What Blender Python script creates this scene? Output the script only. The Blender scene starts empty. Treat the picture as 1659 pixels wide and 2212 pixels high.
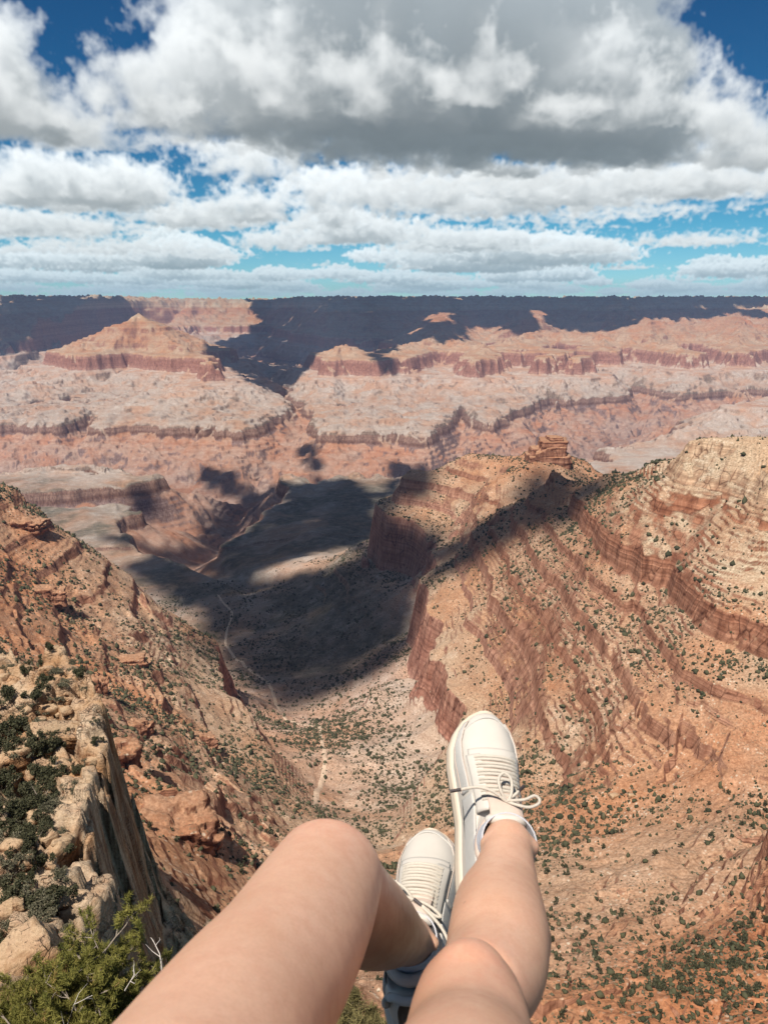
import bpy, bmesh, math, random
import numpy as np
from mathutils import Vector, Matrix, Euler

SC = bpy.context.scene
COL = SC.collection
rng = np.random.default_rng(7)
random.seed(7)

# ------------------------------------------------------------------ tools
F = 769.0                       # focal length in pixels of a 767 x 1024 frame
PITCH = math.radians(15.07)      # the camera looks down by this much
CP, SP = math.cos(PITCH), math.sin(PITCH)

def ray(U, V):
    """Direction (per unit of depth) of a point of the picture, in 1659-wide picture units."""
    X = (U * 767 / 1659 - 383.5) / F
    Y = (512 - V * 1024 / 2212) / F
    return X, CP + SP * Y, -SP + CP * Y

def at_z(U, V, z):
    x, y, dz = ray(U, V)
    s = z / dz
    return (x * s, y * s, z)

def at_y(U, V, yy):
    x, y, dz = ray(U, V)
    s = yy / y
    return (x * s, yy, dz * s)

def at_d(U, V, d):
    x, y, dz = ray(U, V)
    return Vector((x * d, y * d, dz * d))

def hsh(i, j, seed):
    i = i.astype(np.uint32); j = j.astype(np.uint32)
    h = i * np.uint32(374761393) + j * np.uint32(668265263) + np.uint32((seed * 2246822519) & 0xffffffff)
    h = (h ^ (h >> np.uint32(13))) * np.uint32(1274126177)
    return h ^ (h >> np.uint32(16))

_ang = np.linspace(0, 2 * np.pi, 256, endpoint=False)
GX, GY = np.cos(_ang).astype(np.float32), np.sin(_ang).astype(np.float32)

def perlin(x, y, seed=0):
    xi = np.floor(x); yi = np.floor(y)
    fx = (x - xi).astype(np.float32); fy = (y - yi).astype(np.float32)
    xi = xi.astype(np.int64); yi = yi.astype(np.int64)
    u = fx * fx * fx * (fx * (fx * 6 - 15) + 10); v = fy * fy * fy * (fy * (fy * 6 - 15) + 10)
    def g(di, dj):
        h = hsh(xi + di, yi + dj, seed) & np.uint32(255)
        return GX[h] * (fx - di) + GY[h] * (fy - dj)
    a = g(0, 0); b = g(1, 0); c = g(0, 1); d = g(1, 1)
    ab = a + u * (b - a); cd = c + u * (d - c)
    return (ab + v * (cd - ab)) * 1.5

def fbm(x, y, wave, octaves, seed=0, gain=0.5, cell=None, ridged=False):
    """Sum of noise octaves; an octave finer than the local grid cell fades out."""
    out = np.zeros(np.broadcast(x, y).shape, np.float32); a = 1.0; n = 0
    for k in range(octaves):
        w = wave / 2 ** k
        p = perlin(x / w + 17.3 * k, y / w - 9.1 * k, seed + k)
        if ridged:
            p = 1 - 2 * np.abs(p)
        if cell is not None:
            p = p * np.clip(w / (2.0 * cell) - 0.6, 0, 1)
        out += a * p; n += a; a *= gain
    return out / n

def voronoi(x, y, seed=0):
    """Nearest-cell id noise (0..1) and distance to the cell border (approx.)."""
    xi = np.floor(x).astype(np.int64); yi = np.floor(y).astype(np.int64)
    d1 = np.full(x.shape, 9.0, np.float32); d2 = d1.copy(); cid = np.zeros(x.shape, np.float32)
    for di in (-1, 0, 1):
        for dj in (-1, 0, 1):
            h = hsh(xi + di, yi + dj, seed)
            px = xi + di + (h & np.uint32(1023)).astype(np.float32) / 1024
            py = yi + dj + ((h >> np.uint32(10)) & np.uint32(1023)).astype(np.float32) / 1024
            d = np.hypot(px - x, py - y).astype(np.float32)
            near = d < d1
            d2 = np.where(near, d1, np.minimum(d2, d))
            cid = np.where(near, ((h >> np.uint32(20)) & np.uint32(1023)).astype(np.float32) / 1023, cid)
            d1 = np.where(near, d, d1)
    return cid, d2 - d1

def smooth(a, b, x):
    t = np.clip((x - a) / (b - a), 0, 1)
    return t * t * (3 - 2 * t)

def link(o, parent=None):
    COL.objects.link(o)
    if parent is not None:
        o.parent = parent
    return o

def mesh_from(name, verts, faces, mat=None, parent=None, smooth_shade=False, attrs=None):
    """verts (N,3) and faces (M,k) numpy arrays -> one linked mesh object."""
    me = bpy.data.meshes.new(name)
    verts = np.asarray(verts, np.float32); faces = np.asarray(faces, np.int32)
    me.vertices.add(len(verts)); me.vertices.foreach_set('co', verts.ravel())
    k = faces.shape[1]
    me.loops.add(faces.size); me.loops.foreach_set('vertex_index', faces.ravel())
    me.polygons.add(len(faces))
    me.polygons.foreach_set('loop_start', np.arange(0, faces.size, k, dtype=np.int32))
    if smooth_shade:
        me.polygons.foreach_set('use_smooth', np.ones(len(faces), bool))
    for an, av in (attrs or {}).items():
        a = me.attributes.new(an, 'FLOAT', 'POINT'); a.data.foreach_set('value', np.asarray(av, np.float32).ravel())
    me.update(calc_edges=True)
    if mat: me.materials.append(mat)
    o = bpy.data.objects.new(name, me)
    return link(o, parent)

def tag(o, label=None, category=None, group=None, kind=None):
    if label: o['label'] = label
    if category: o['category'] = category
    if group: o['group'] = group
    if kind: o['kind'] = kind
    return o

class NT:
    """Small helper to write node graphs."""
    def __init__(self, tree):
        self.t = tree; self.n = tree.nodes; self.l = tree.links
    def node(self, typ, ins=None, **kw):
        nd = self.n.new(typ)
        for k, v in kw.items(): setattr(nd, k, v)
        for k, v in (ins or {}).items():
            s = nd.inputs[k]
            if isinstance(v, bpy.types.NodeSocket): self.l.new(v, s)
            elif v is not None: s.default_value = v
        return nd
    def math(self, op, a, b=None, c=None, clamp=False):
        nd = self.node('ShaderNodeMath', operation=op, use_clamp=clamp)
        for i, v in enumerate((a, b, c)):
            if v is None: continue
            if isinstance(v, bpy.types.NodeSocket): self.l.new(v, nd.inputs[i])
            else: nd.inputs[i].default_value = v
        return nd.outputs[0]
    def mix(self, f, a, b, blend='MIX'):
        nd = self.node('ShaderNodeMix', data_type='RGBA', blend_type=blend)
        for s, v in ((nd.inputs[0], f), (nd.inputs[6], a), (nd.inputs[7], b)):
            if isinstance(v, bpy.types.NodeSocket): self.l.new(v, s)
            else: s.default_value = v if not isinstance(v, tuple) or len(v) == 4 else (*v, 1)
        return nd.outputs[2]
    def ramp(self, f, stops, interp='LINEAR'):
        nd = self.node('ShaderNodeValToRGB', {0: f})
        cr = nd.color_ramp; cr.interpolation = interp
        while len(cr.elements) > 1: cr.elements.remove(cr.elements[-1])
        cr.elements[0].position = stops[0][0]
        cr.elements[0].color = tuple(stops[0][1]) + (1,) if len(stops[0][1]) == 3 else stops[0][1]
        for p, c in stops[1:]:
            e = cr.elements.new(p); e.color = tuple(c) + (1,) if len(c) == 3 else c
        return nd.outputs[0]
    def noise(self, vec, scale, detail=4, rough=0.55, dist=0.0, out=0):
        return self.node('ShaderNodeTexNoise', {'Vector': vec, 'Scale': scale, 'Detail': detail, 'Roughness': rough, 'Distortion': dist}).outputs[out]
    def scale(self, vec, v):
        nd = self.node('ShaderNodeVectorMath', operation='MULTIPLY'); self.l.new(vec, nd.inputs[0]); nd.inputs[1].default_value = v
        return nd.outputs[0]
    def range(self, v, a, b, c=0.0, d=1.0):
        nd = self.node('ShaderNodeMapRange', {0: v, 1: a, 2: b, 3: c, 4: d}); nd.clamp = True
        return nd.outputs[0]

def new_mat(name):
    m = bpy.data.materials.new(name); m.use_nodes = True
    nt = NT(m.node_tree)
    b = m.node_tree.nodes['Principled BSDF']
    return m, nt, b

def simple_mat(name, col, rough=0.8, spec=0.3, var=0.12, scale=40, bump=0.0, bscale=200, sss=0.0):
    m, nt, b = new_mat(name)
    tc = nt.node('ShaderNodeTexCoord').outputs['Object']
    n = nt.noise(tc, scale, 5, 0.6)
    lo = tuple(c * (1 - var) for c in col); hi = tuple(min(1, c * (1 + var)) for c in col)
    nt.l.new(nt.mix(nt.range(n, 0.3, 0.7), lo, hi), b.inputs['Base Color'])
    b.inputs['Roughness'].default_value = rough
    b.inputs['Specular IOR Level'].default_value = spec
    if bump:
        bn = nt.node('ShaderNodeBump', {'Height': nt.noise(tc, bscale, 3), 'Strength': bump, 'Distance': 0.002})
        nt.l.new(bn.outputs[0], b.inputs['Normal'])
    return m
# ------------------------------------------------------------------ camera
cam_d = bpy.data.cameras.new("camera")
cam = bpy.data.objects.new("camera", cam_d)
COL.objects.link(cam)
cam_d.sensor_fit = 'VERTICAL'
cam_d.sensor_height = 36.0
cam_d.lens = 36.0 * F / 1024.0
cam_d.clip_start = 0.02
cam_d.clip_end = 300000.0
cam.location = (0, 0, 0)
cam.rotation_euler = (math.pi / 2 - PITCH, 0, 0)
cam_d.dof.use_dof = True
cam_d.dof.focus_distance = 5.0
cam_d.dof.aperture_fstop = 16.0
SC.camera = cam

# ------------------------------------------------------------------ light
SUN_AZ = math.radians(30)        # to the left of straight behind the camera
SUN_EL = math.radians(60)
SUN = Vector((-math.sin(SUN_AZ) * math.cos(SUN_EL), -math.cos(SUN_AZ) * math.cos(SUN_EL), math.sin(SUN_EL)))
sd = bpy.data.lights.new("sun", 'SUN')
sd.energy = 5.0
sd.angle = math.radians(0.53)
sd.color = (1.0, 0.93, 0.84)
sun = bpy.data.objects.new("sun", sd)
COL.objects.link(sun)
sun.rotation_euler = (-SUN).to_track_quat('-Z', 'Y').to_euler()

SC.view_settings.view_transform = 'Standard'
SC.view_settings.look = 'None'
SC.view_settings.gamma = 1.0
SC.view_settings.use_curve_mapping = False
SC.view_settings.exposure = 0.22
SC.cycles.use_denoising = True
SC.cycles.max_bounces = 6
SC.cycles.diffuse_bounces = 1
SC.cycles.glossy_bounces = 2
SC.cycles.transmission_bounces = 4
SC.cycles.volume_bounces = 0
SC.cycles.transparent_max_bounces = 8
# ------------------------------------------------------------------ sky with clouds
def noise_volume(n=64, seed=3):
    """A small repeating block of 3-D billow noise, 0..1."""
    r = np.random.default_rng(seed)
    out = np.zeros((n, n, n), np.float32); a = 1.0; tot = 0.0
    ax = np.arange(n) / n
    for f in (4, 8, 16, 32):
        g = r.standard_normal((f, f, f, 3)).astype(np.float32); g /= np.linalg.norm(g, axis=3, keepdims=True)
        p = ax * f; i = np.floor(p).astype(int); t = (p - i).astype(np.float32); s = t * t * t * (t * (t * 6 - 15) + 10)
        acc = 0
        for dx in (0, 1):
            for dy in (0, 1):
                for dz in (0, 1):
                    G = g[np.ix_((i + dx) % f, (i + dy) % f, (i + dz) % f)]
                    d = G[..., 0] * (t - dx)[:, None, None] + G[..., 1] * (t - dy)[None, :, None] + G[..., 2] * (t - dz)[None, None, :]
                    wx = s if dx else 1 - s; wy = s if dy else 1 - s; wz = s if dz else 1 - s
                    acc = acc + d * wx[:, None, None] * wy[None, :, None] * wz[None, None, :]
        out += a * (1 - 2.2 * np.abs(acc) ** .8); tot += a; a *= .55
    out /= tot
    return ((out - out.mean()) / out.std() * .25).astype(np.float32)

def lookup(vol, x, y, z):
    n = vol.shape[0]; flat = vol.ravel()
    xi = np.floor(x); yi = np.floor(y); zi = np.floor(z)
    fx = x - xi; fy = y - yi; fz = z - zi
    x0 = xi.astype(np.int32) % n; y0 = yi.astype(np.int32) % n; z0 = zi.astype(np.int32) % n
    x1 = (x0 + 1) % n; y1 = (y0 + 1) % n; z1 = (z0 + 1) % n
    g = lambda a, b, c: flat[(a * n + b) * n + c]
    c00 = g(x0, y0, z0) * (1 - fx) + g(x1, y0, z0) * fx; c10 = g(x0, y1, z0) * (1 - fx) + g(x1, y1, z0) * fx
    c01 = g(x0, y0, z1) * (1 - fx) + g(x1, y0, z1) * fx; c11 = g(x0, y1, z1) * (1 - fx) + g(x1, y1, z1) * fx
    return (c00 * (1 - fy) + c10 * fy) * (1 - fz) + (c01 * (1 - fy) + c11 * fy) * fz

AZ0, AZ1, EL0, EL1 = math.radians(-31), math.radians(31), math.radians(-.4), math.radians(20.4)
CLOUD_BASE = 1650.0
PUFFS = [  # U, V, distance, half width, half height (picture units), depth factor
    (800,60,9000,430,220,1.0),(470,110,8600,170,140,1.0),(620,150,8300,230,115,1.0),(1050,160,9000,330,190,1.0),(1340,170,9600,160,150,1.0),(1450,250,10000,130,95,1.0),
    (1200,290,9600,300,95,1.0),(900,270,8800,420,90,1.0),(330,170,8400,95,85,1.0),(1100,-30,9500,350,200,1.0),(430,230,8500,160,60,1.),(700,250,8600,300,70,1.),(1410,130,9700,85,85,1.),
    (1400,340,10500,170,45,1.0),(1080,340,10300,260,45,1.0),
    (50,200,9000,120,105,1.0),(20,85,9200,60,60,1.0),(125,105,9000,38,30,1.0),(195,205,9000,60,52,1.0),(110,305,9500,150,42,1.0),(-70,250,9000,190,130,1.0),(250,300,9300,45,22,1.0),
    (545,340,13000,110,30,1.2),(160,420,15000,220,70,1.0),(60,400,15000,120,60,1.),(310,410,16000,80,42,1.0),(540,452,17000,100,42,1.0),(430,480,18000,170,28,1.),(740,410,16000,130,32,1.0),(1000,420,14500,250,38,1.0),
    (1250,430,14000,260,42,1.2),(1500,420,13500,220,52,1.2),(1620,330,11000,120,90,1.0),(1150,468,15000,360,22,1.4),(1560,480,15500,200,26,1.3),(680,470,18000,110,26,1.),
    (760,500,22000,170,28,1.2),(1000,530,25000,170,24,1.2),(250,555,27000,230,20,1.4),(450,565,30000,80,17,1.2),(1500,550,24000,210,32,1.2),(880,582,38000,55,13,1.0),(700,582,36000,45,11,1.0),
    (1250,550,27000,110,22,1.2),(80,560,28000,130,22,1.2),(60,500,21000,200,24,1.4),(620,525,25000,90,15,1.2),(1130,585,40000,50,10,1.),(620,610,55000,30,8,1.),(1330,590,40000,80,12,1.2),(180,595,42000,120,10,1.3),(960,606,55000,60,8,1.),
]
def make_cloud_image(W=1240, H=416):
    vol = noise_volume()
    az = np.linspace(AZ0, AZ1, W); el = np.linspace(EL0, EL1, H)
    Wc, Hc = 160, 84
    azc = np.linspace(AZ0, AZ1, Wc); elc = np.linspace(EL0, EL1, Hc)
    NR = 290
    rr = np.geomspace(5200, 210000, NR)
    def shape(x, y, z, r):
        """Signed cloud field: above 0 inside."""
        S = np.full(x.shape, -3.0, np.float32)
        for U, V, d, hw, hh, df in PUFFS:
            dx, dy, dz = ray(U, V); s = d / math.hypot(dx, dy)
            cx, cy, cz = dx * s, dy * s, dz * s
            k = d / math.hypot(dx, dy) * 767 / 1659 / F
            Rx, Rz = hw * k * (.86 if d > 12000 else 1), hh * k; Ry = min(Rx, 2600) * .8 * df
            if abs(z - cz).min() > Rz * 2.2: continue
            q = np.sqrt(((x - cx) / Rx) ** 2 + ((y - cy) / Ry) ** 2 + ((z - cz) / Rz) ** 2)
            S = np.maximum(S, (1 - q) * min(Rz / 700, 1.6))
        # scattered small clouds far out
        cov = fbm(x / 1000, y / 1000, 11, 3, 401) * 1.6 - .22
        hgt = CLOUD_BASE + 500 + 500 * np.clip(cov, 0, 1)
        B = cov * 1.5 - np.abs((z - hgt) / (hgt - CLOUD_BASE)) ** 1.5 * .8
        far = np.clip((r - 27000) / 6000, 0, 1)
        return np.maximum(S, np.where(far > 0, B - 3 * (1 - far), -3))
    Sc = np.empty((NR, Hc, Wc), np.float32)
    A, E = np.meshgrid(azc, elc)
    ux, uy, uz = np.sin(A) * np.cos(E), np.cos(A) * np.cos(E), np.sin(E)
    for k in range(NR):
        r = rr[k]; Sc[k] = shape(ux * r, uy * r, uz * r, r)
    def coarse(x, y, z):
        r = np.sqrt(x * x + y * y + z * z)
        a = np.clip((np.arctan2(x, y) - AZ0) / (AZ1 - AZ0) * (Wc - 1), 0, Wc - 1.01); e = np.clip((np.arcsin(z / r) - EL0) / (EL1 - EL0) * (Hc - 1), 0, Hc - 1.01)
        q = np.clip(np.log(r / rr[0]) / math.log(rr[-1] / rr[0]) * (NR - 1), 0, NR - 1.01)
        a0 = a.astype(np.int32); e0 = e.astype(np.int32); q0 = np.rint(q).astype(np.int32)
        fa = a - a0; fe = e - e0
        return (Sc[q0, e0, a0] * (1 - fa) + Sc[q0, e0, a0 + 1] * fa) * (1 - fe) + (Sc[q0, e0 + 1, a0] * (1 - fa) + Sc[q0, e0 + 1, a0 + 1] * fa) * fe
    # interpolation matrices coarse -> full
    def imat(full, crs):
        M = np.zeros((len(full), len(crs)), np.float32); p = (full - crs[0]) / (crs[1] - crs[0]); i = np.clip(p.astype(int), 0, len(crs) - 2); f = p - i
        M[np.arange(len(full)), i] = 1 - f; M[np.arange(len(full)), i + 1] = f
        return M
    ME, MA = imat(el, elc), imat(az, azc).T.copy()
    A, E = np.meshgrid(az, el)
    ux, uy, uz = [a.astype(np.float32).ravel() for a in (np.sin(A) * np.cos(E), np.cos(A) * np.cos(E), np.sin(E))]
    T = np.ones(W * H, np.float32); L = np.zeros(W * H, np.float32); AM = np.zeros(W * H, np.float32); DW = np.zeros(W * H, np.float32)
    sx, sy, sz = -.28, -.22, .93        # towards the sun
    for k in range(NR - 1):
        r = rr[k]; dr = rr[k + 1] - r
        S = (ME @ Sc[k] @ MA).ravel()
        z = uz * r
        m = np.nonzero((S > -.62) & (T > .012) & (z > CLOUD_BASE - 260))[0]
        if not len(m): continue
        x, y, z, S = ux[m] * r, uy[m] * r, z[m], S[m]
        far = min(1.0, 9000 / r) ** .5
        wl = 64 / 3600.0
        n = lookup(vol, x * wl, y * wl, z * wl * 1.15) * .95
        d0 = S + n * .85
        n2 = lookup(vol, x * wl * 3.7 + 9, y * wl * 3.7, z * wl * 3.7 + 5)
        d = d0 + .22 * min(1.0, 13000 / r) * n2
        if r < 14000:
            d = d + .07 * lookup(vol, x * wl * 13 + 3, y * wl * 13 + 1, z * wl * 13)
        # flat, slightly ragged base
        d = d - np.clip((CLOUD_BASE + 90 * n2 - z) / 120, 0, 4)
        d = np.clip(d * 2.3, 0, 1)
        g = d > 0
        if not g.any(): continue
        m = m[g]; x, y, z, d, n, n2 = x[g], y[g], z[g], d[g], n[g], n2[g]
        tau = 0.0
        for st, ln in ((130, 200), (420, 350), (950, 650), (1900, 1100)):
            px, py, pz = x + sx * st, y + sy * st, z + sz * st
            s = coarse(px, py, pz)
            if st < 1000: s = s + .8 * lookup(vol, px * wl, py * wl, pz * wl * 1.15)
            tau = tau + np.clip(s * 2.2 + .10, 0, 1) * ln
        lit = .72 * np.exp(-tau / 300) + .28 * np.exp(-tau / 1500)
        ext = d * .0075
        a = 1 - np.exp(-ext * dr)
        wgt = T[m] * a
        L[m] += wgt * lit
        AM[m] += wgt * np.clip((z - CLOUD_BASE + 150) / np.where(r > 12500, 800, 1500), 0, 1)
        DW[m] += wgt * r
        T[m] *= 1 - a
    alpha = 1 - T
    q = np.maximum(alpha, 1e-4)
    L /= q; AM /= q; DW /= q
    sunc = np.array([1.0, .985, .95]); sh = np.array([.062, .074, .084]); up = np.array([.30, .325, .35])
    col = L[:, None] * sunc * .80 + sh + AM[:, None] * up
    col *= .9
    # far clouds take on the colour of the air
    hz = 1 - np.exp(-DW / 75000)
    col = col * (1 - hz[:, None]) + hz[:, None] * np.array([.42, .62, .68])
    img = np.concatenate([col, alpha[:, None]], 1).reshape(H, W, 4).astype(np.float32)
    img[..., :3] *= img[..., 3:]            # soften the grain
    for _ in range(1):
        img[1:-1] = .25 * img[:-2] + .5 * img[1:-1] + .25 * img[2:]; img[:, 1:-1] = .25 * img[:, :-2] + .5 * img[:, 1:-1] + .25 * img[:, 2:]
    img[..., :3] /= np.maximum(img[..., 3:], 1e-3)
    return img
def make_world():
    W = bpy.data.worlds.new("World"); SC.world = W; W.use_nodes = True
    nt = NT(W.node_tree); bg = W.node_tree.nodes['Background']
    sky = nt.node('ShaderNodeTexSky', sky_type='NISHITA', sun_disc=False)
    sky.sun_elevation = SUN_EL; sky.sun_rotation = math.radians(180) + SUN_AZ
    sky.altitude = 2100; sky.air_density = 1.0; sky.dust_density = .3; sky.ozone_density = 2.0
    vec = nt.node('ShaderNodeTexCoord').outputs['Generated']
    sep = nt.node('ShaderNodeSeparateXYZ', {0: vec}).outputs
    az = nt.math('ARCTAN2', sep[0], sep[1]); el = nt.math('ARCSINE', sep[2])
    base = nt.mix(1.0, sky.outputs[0], (.075, .088, .092), 'MULTIPLY')
    # deep blue overhead, turquoise low down, as in the photograph
    tint = nt.ramp(nt.range(el, 0.0, .48), [(0, (.76, 1.0, 1.04)), (.19, (.28, .72, .80)), (.45, (.11, .42, .58)), (.85, (.08, .33, .52)), (1, (.20, .40, .50))])
    base = nt.mix(1.0, base, tint, 'MULTIPLY')
    # broken cloud overhead, outside the frame, greys the light that falls into the shade
    hi = nt.math('MULTIPLY', nt.range(el, .40, .62), nt.range(nt.noise(vec, 3.2, 6, .6), .44, .60))
    base = nt.mix(nt.math('MULTIPLY', hi, .7), base, (.36, .35, .34, 1))
    img = make_cloud_image()
    im = bpy.data.images.new('cloud_field', img.shape[1], img.shape[0], alpha=True, float_buffer=True)
    im.colorspace_settings.name = 'Non-Color'; im.alpha_mode = 'CHANNEL_PACKED'
    im.pixels.foreach_set(img.ravel()); im.update(); im.pack()
    uv = nt.node('ShaderNodeCombineXYZ', {0: nt.math('DIVIDE', nt.math('SUBTRACT', az, AZ0), AZ1 - AZ0), 1: nt.math('DIVIDE', nt.math('SUBTRACT', el, EL0), EL1 - EL0), 2: 0.0}).outputs[0]
    tx = nt.node('ShaderNodeTexImage', {'Vector': uv}, image=im, interpolation='Linear', extension='CLIP')
    out = nt.mix(tx.outputs['Alpha'], base, tx.outputs['Color'])
    nt.l.new(out, bg.inputs[0]); bg.inputs[1].default_value = 1.0
make_world()
# ------------------------------------------------------------------ terrain
# Geological section: (real top z, real bottom z) of each unit; base thickness says how much of the smooth
# slope it takes, so a unit with small base thickness stands as a cliff.
UNITS = []
def unit(t, steep):
    UNITS.append((t, steep))
unit(70, 2.4); unit(20, .6)                    # 0 .. -90   pale limestone
unit(60, .7)                                   # -90 .. -150
unit(90, 1.25)                                 # -150 .. -240 white sandstone
unit(85, .62)                                  # -240 .. -325 red shale slope
unit(34, 3.2); unit(22, .55); unit(14, 2.6); unit(24, .6); unit(18, 2.8); unit(28, .6); unit(12, 2.4)
unit(30, .6); unit(20, 3.0); unit(32, .62); unit(12, 2.2); unit(29, .6)   # -325 .. -600 ledges
unit(165, 4.5)                                 # -600 .. -765 great red wall
unit(25, .6); unit(16, 2.0); unit(34, .65); unit(12, 1.8)    # -852
unit(108, .8)                                  # -960 green shale
unit(62, 5.0)                                  # -1022 brown sandstone
unit(380, 1.0)                                 # dark gneiss
_re = [0.0]; _ba = [0.0]
for t, s in UNITS:
    _re.append(_re[-1] - t); _ba.append(_ba[-1] - t / s)
_ba = np.array(_ba); _re = np.array(_re)
# stretch the base scale piecewise so that unit groups keep their real total height (base z stays close to true z)
anchors = [0, 3, 5, 17, 18, 22, 23, 24, 25]
_b2 = np.zeros_like(_ba)
for a, b in zip(anchors[:-1], anchors[1:]):
    seg = slice(a, b + 1)
    f = (_ba[seg] - _ba[a]) / (_ba[b] - _ba[a])
    _b2[seg] = _b2[a] + f * (_re[b] - _re[a])
# wall and brown cliff: give them less base than their height, taken from the slopes round them
def _squeeze(i0, i1, frac):
    h = _re[i0] - _re[i1]; cut = h * (1 - frac) / 2
    _b2[i0] -= cut; _b2[i1] += cut
_squeeze(17, 18, 0.26); _squeeze(23, 24, 0.2)
for k in range(len(_b2) - 1):
    if _b2[k + 1] > _b2[k] - 1.0: _b2[k + 1] = _b2[k] - 1.0

def terrace(b, amount=1.0):
    z = np.interp(-b, -_b2, _re)
    z = np.where(b > 0, b, z)
    return b + amount * (z - b)

def unterrace(z):
    return float(np.interp(-z, -_re, -_b2)) * -1 if z < 0 else z

# --- control points: picture position and height -> a point of the land
CTRL = []
def c(*pts):
    for U, V, z in pts: CTRL.append(at_z(U, V, z))
def w(*pts):
    CTRL.extend(pts)
# valley floor
c((690,1560,-800),(700,1640,-760),(690,1720,-715),(640,1560,-815),(600,1490,-850),(560,1440,-870),(490,1400,-890),(470,1290,-920),(450,1240,-940))
# slope right of the creek
c((700,1300,-880),(800,1250,-820),(790,1216,-765),(880,1245,-768),(880,1380,-790),(870,1300,-770),(900,1420,-765),(940,1500,-738),(960,1560,-690),
  (750,1450,-830),(800,1540,-770),(850,1620,-700),(900,1700,-640),(800,1700,-660),(820,1800,-590),(1000,1800,-545),(950,1900,-500))
# dark platform, left flat, mesas
c((600,1100,-955),(640,1055,-960),(740,1037,-945),(805,1082,-925),(460,1180,-958),(540,1150,-955),(700,1150,-905),(640,1220,-895),(760,1180,-860),
  (350,1210,-955),(400,1300,-940),(200,1140,-950),(120,1130,-950),(310,1160,-955),(100,1060,-950),(0,1070,-950),(250,1045,-952))
# left wall: outer edge, then its body
c((0,1068,-340),(60,1085,-365),(120,1160,-430),(190,1190,-470),(270,1245,-515),(430,1330,-590),(465,1390,-602),(470,1460,-608),(560,1560,-608),(575,1680,-585))
w((-560,1620,-800),(-720,1660,-800),(-950,1720,-780),(-360,1500,-800),(-1300,1500,-600),(-900,1400,-350),(-900,1100,-260),(-700,700,-180))
c((0,1250,-375),(100,1250,-425),(0,1370,-365),(200,1290,-470),(230,1400,-472),(350,1400,-540),(300,1500,-475),(400,1500,-545),(480,1560,-585),
  (250,1560,-420),(400,1640,-485),(500,1680,-540),(250,1700,-345),(350,1700,-395),(450,1740,-440),(520,1800,-480),(300,1760,-275),(400,1780,-300),(470,1850,-315),
  (330,1880,-230),(450,2000,-245),(300,2100,-175),(700,2200,-325),(560,1900,-390))
w((-300,500,-265),(-420,480,-220),(-250,330,-215),(-600,300,-140))
# right slope
c((1200,2200,-345),(1400,2180,-355),(1650,2180,-320),(1650,2000,-335),(1650,1800,-350),(1250,1110,-352),(1659,1430,-360),(1450,1270,-358),
  (1400,1550,-425),(1659,1660,-425),(1200,1500,-495),(1400,1700,-465),(1659,1850,-415),(1200,1700,-540),(1200,1900,-480),(1400,1900,-435),(1400,2050,-395),(1250,2000,-440),
  (1100,1350,-515),(1000,1350,-575),(1250,1250,-405),(1300,1400,-435),(980,1440,-600),(1020,1530,-600),(925,1310,-602),(900,1237,-600),
  (1500,1200,-300),(1659,1250,-300),(1659,1100,-238),(1659,945,-172),(1550,970,-192),(1470,985,-208),(1380,1035,-268),(1300,1042,-305),(1190,1022,-335),(1050,1130,-475),
  (1400,1150,-300),(1100,1600,-560),(1050,1700,-560))
w((420,1720,-500),(560,1520,-420),(620,1280,-350),(700,1150,-300),(760,950,-180),(1100,1500,-650),(1000,1000,-120))
# far spur with the pinnacle
c((1180,978,-388),(1270,1012,-425),(1000,992,-436),(1050,1060,-458),(870,1012,-474),(812,1098,-602),(968,1165,-602))
w((60,2450,-700),(300,2500,-720),(350,2800,-900),(0,2750,-910),(700,2450,-780),(1000,2100,-720),(1400,2300,-850))
# right, outside the frame, and under the rim
w((700,800,-130),(560,560,-190),(400,360,-170),(300,220,-110),(520,650,-270),(340,320,-240),(240,250,-235))
for yy, zz in ((30, -125), (70, -160), (130, -205)):
    for tt in (-1.6, -1.0, -.5, 0, .5, 1.0, 1.6):
        CTRL.append((tt * yy, yy, zz - 15 * (abs(tt) < .3) + (20 if tt > .9 else 0)))
w((100,200,-265),(-60,180,-215),(-150,200,-190),(0,170,-240),(-400,250,-170),(350,230,-150))
# platform further out
for yy in (4300, 5600, 7300, 9500, 13000, 18000):
    for tt in (-.8, -.4, 0., .4, .8):
        CTRL.append((tt * yy, yy, -958 if yy < 5000 else -945))
for tt in (.45, .8):
    CTRL.append((tt * 3300, 3300, -930))
CTRL.append((-.8 * 3000, 3000, -950)); CTRL.append((-.8 * 2200, 2200, -850))

LK = 1.0
Y0, Y1 = 36.0, 19500.0
def rbf_fit(P):
    P = np.array(P, float)
    P[:, 2] = [unterrace(z) for z in P[:, 2]]
    q = np.stack([P[:, 0] / P[:, 1], np.log(P[:, 1]) * LK], 1)
    d = np.linalg.norm(q[:, None] - q[None], axis=2)
    n = len(q)
    A = np.zeros((n + 3, n + 3))
    A[:n, :n] = d + 0 * np.eye(n) - 1e-3 * np.eye(n)
    A[:n, n:] = np.c_[np.ones(n), q]; A[n:, :n] = A[:n, n:].T
    sol = np.linalg.solve(A, np.r_[P[:, 2], 0, 0, 0])
    return q, sol
_q, _sol = rbf_fit(CTRL)
_tc = np.linspace(-1.6, 1.6, 641); _lc = np.linspace(math.log(Y0 * .5), math.log(Y1 * 1.2), 900)
_T, _L = np.meshgrid(_tc, _lc)
_Z = np.full(_T.shape, _sol[-3]) + _sol[-2] * _T + _sol[-1] * _L * LK
for i in range(len(_q)):
    _Z += _sol[i] * np.hypot(_T - _q[i, 0], _L * LK - _q[i, 1])

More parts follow.
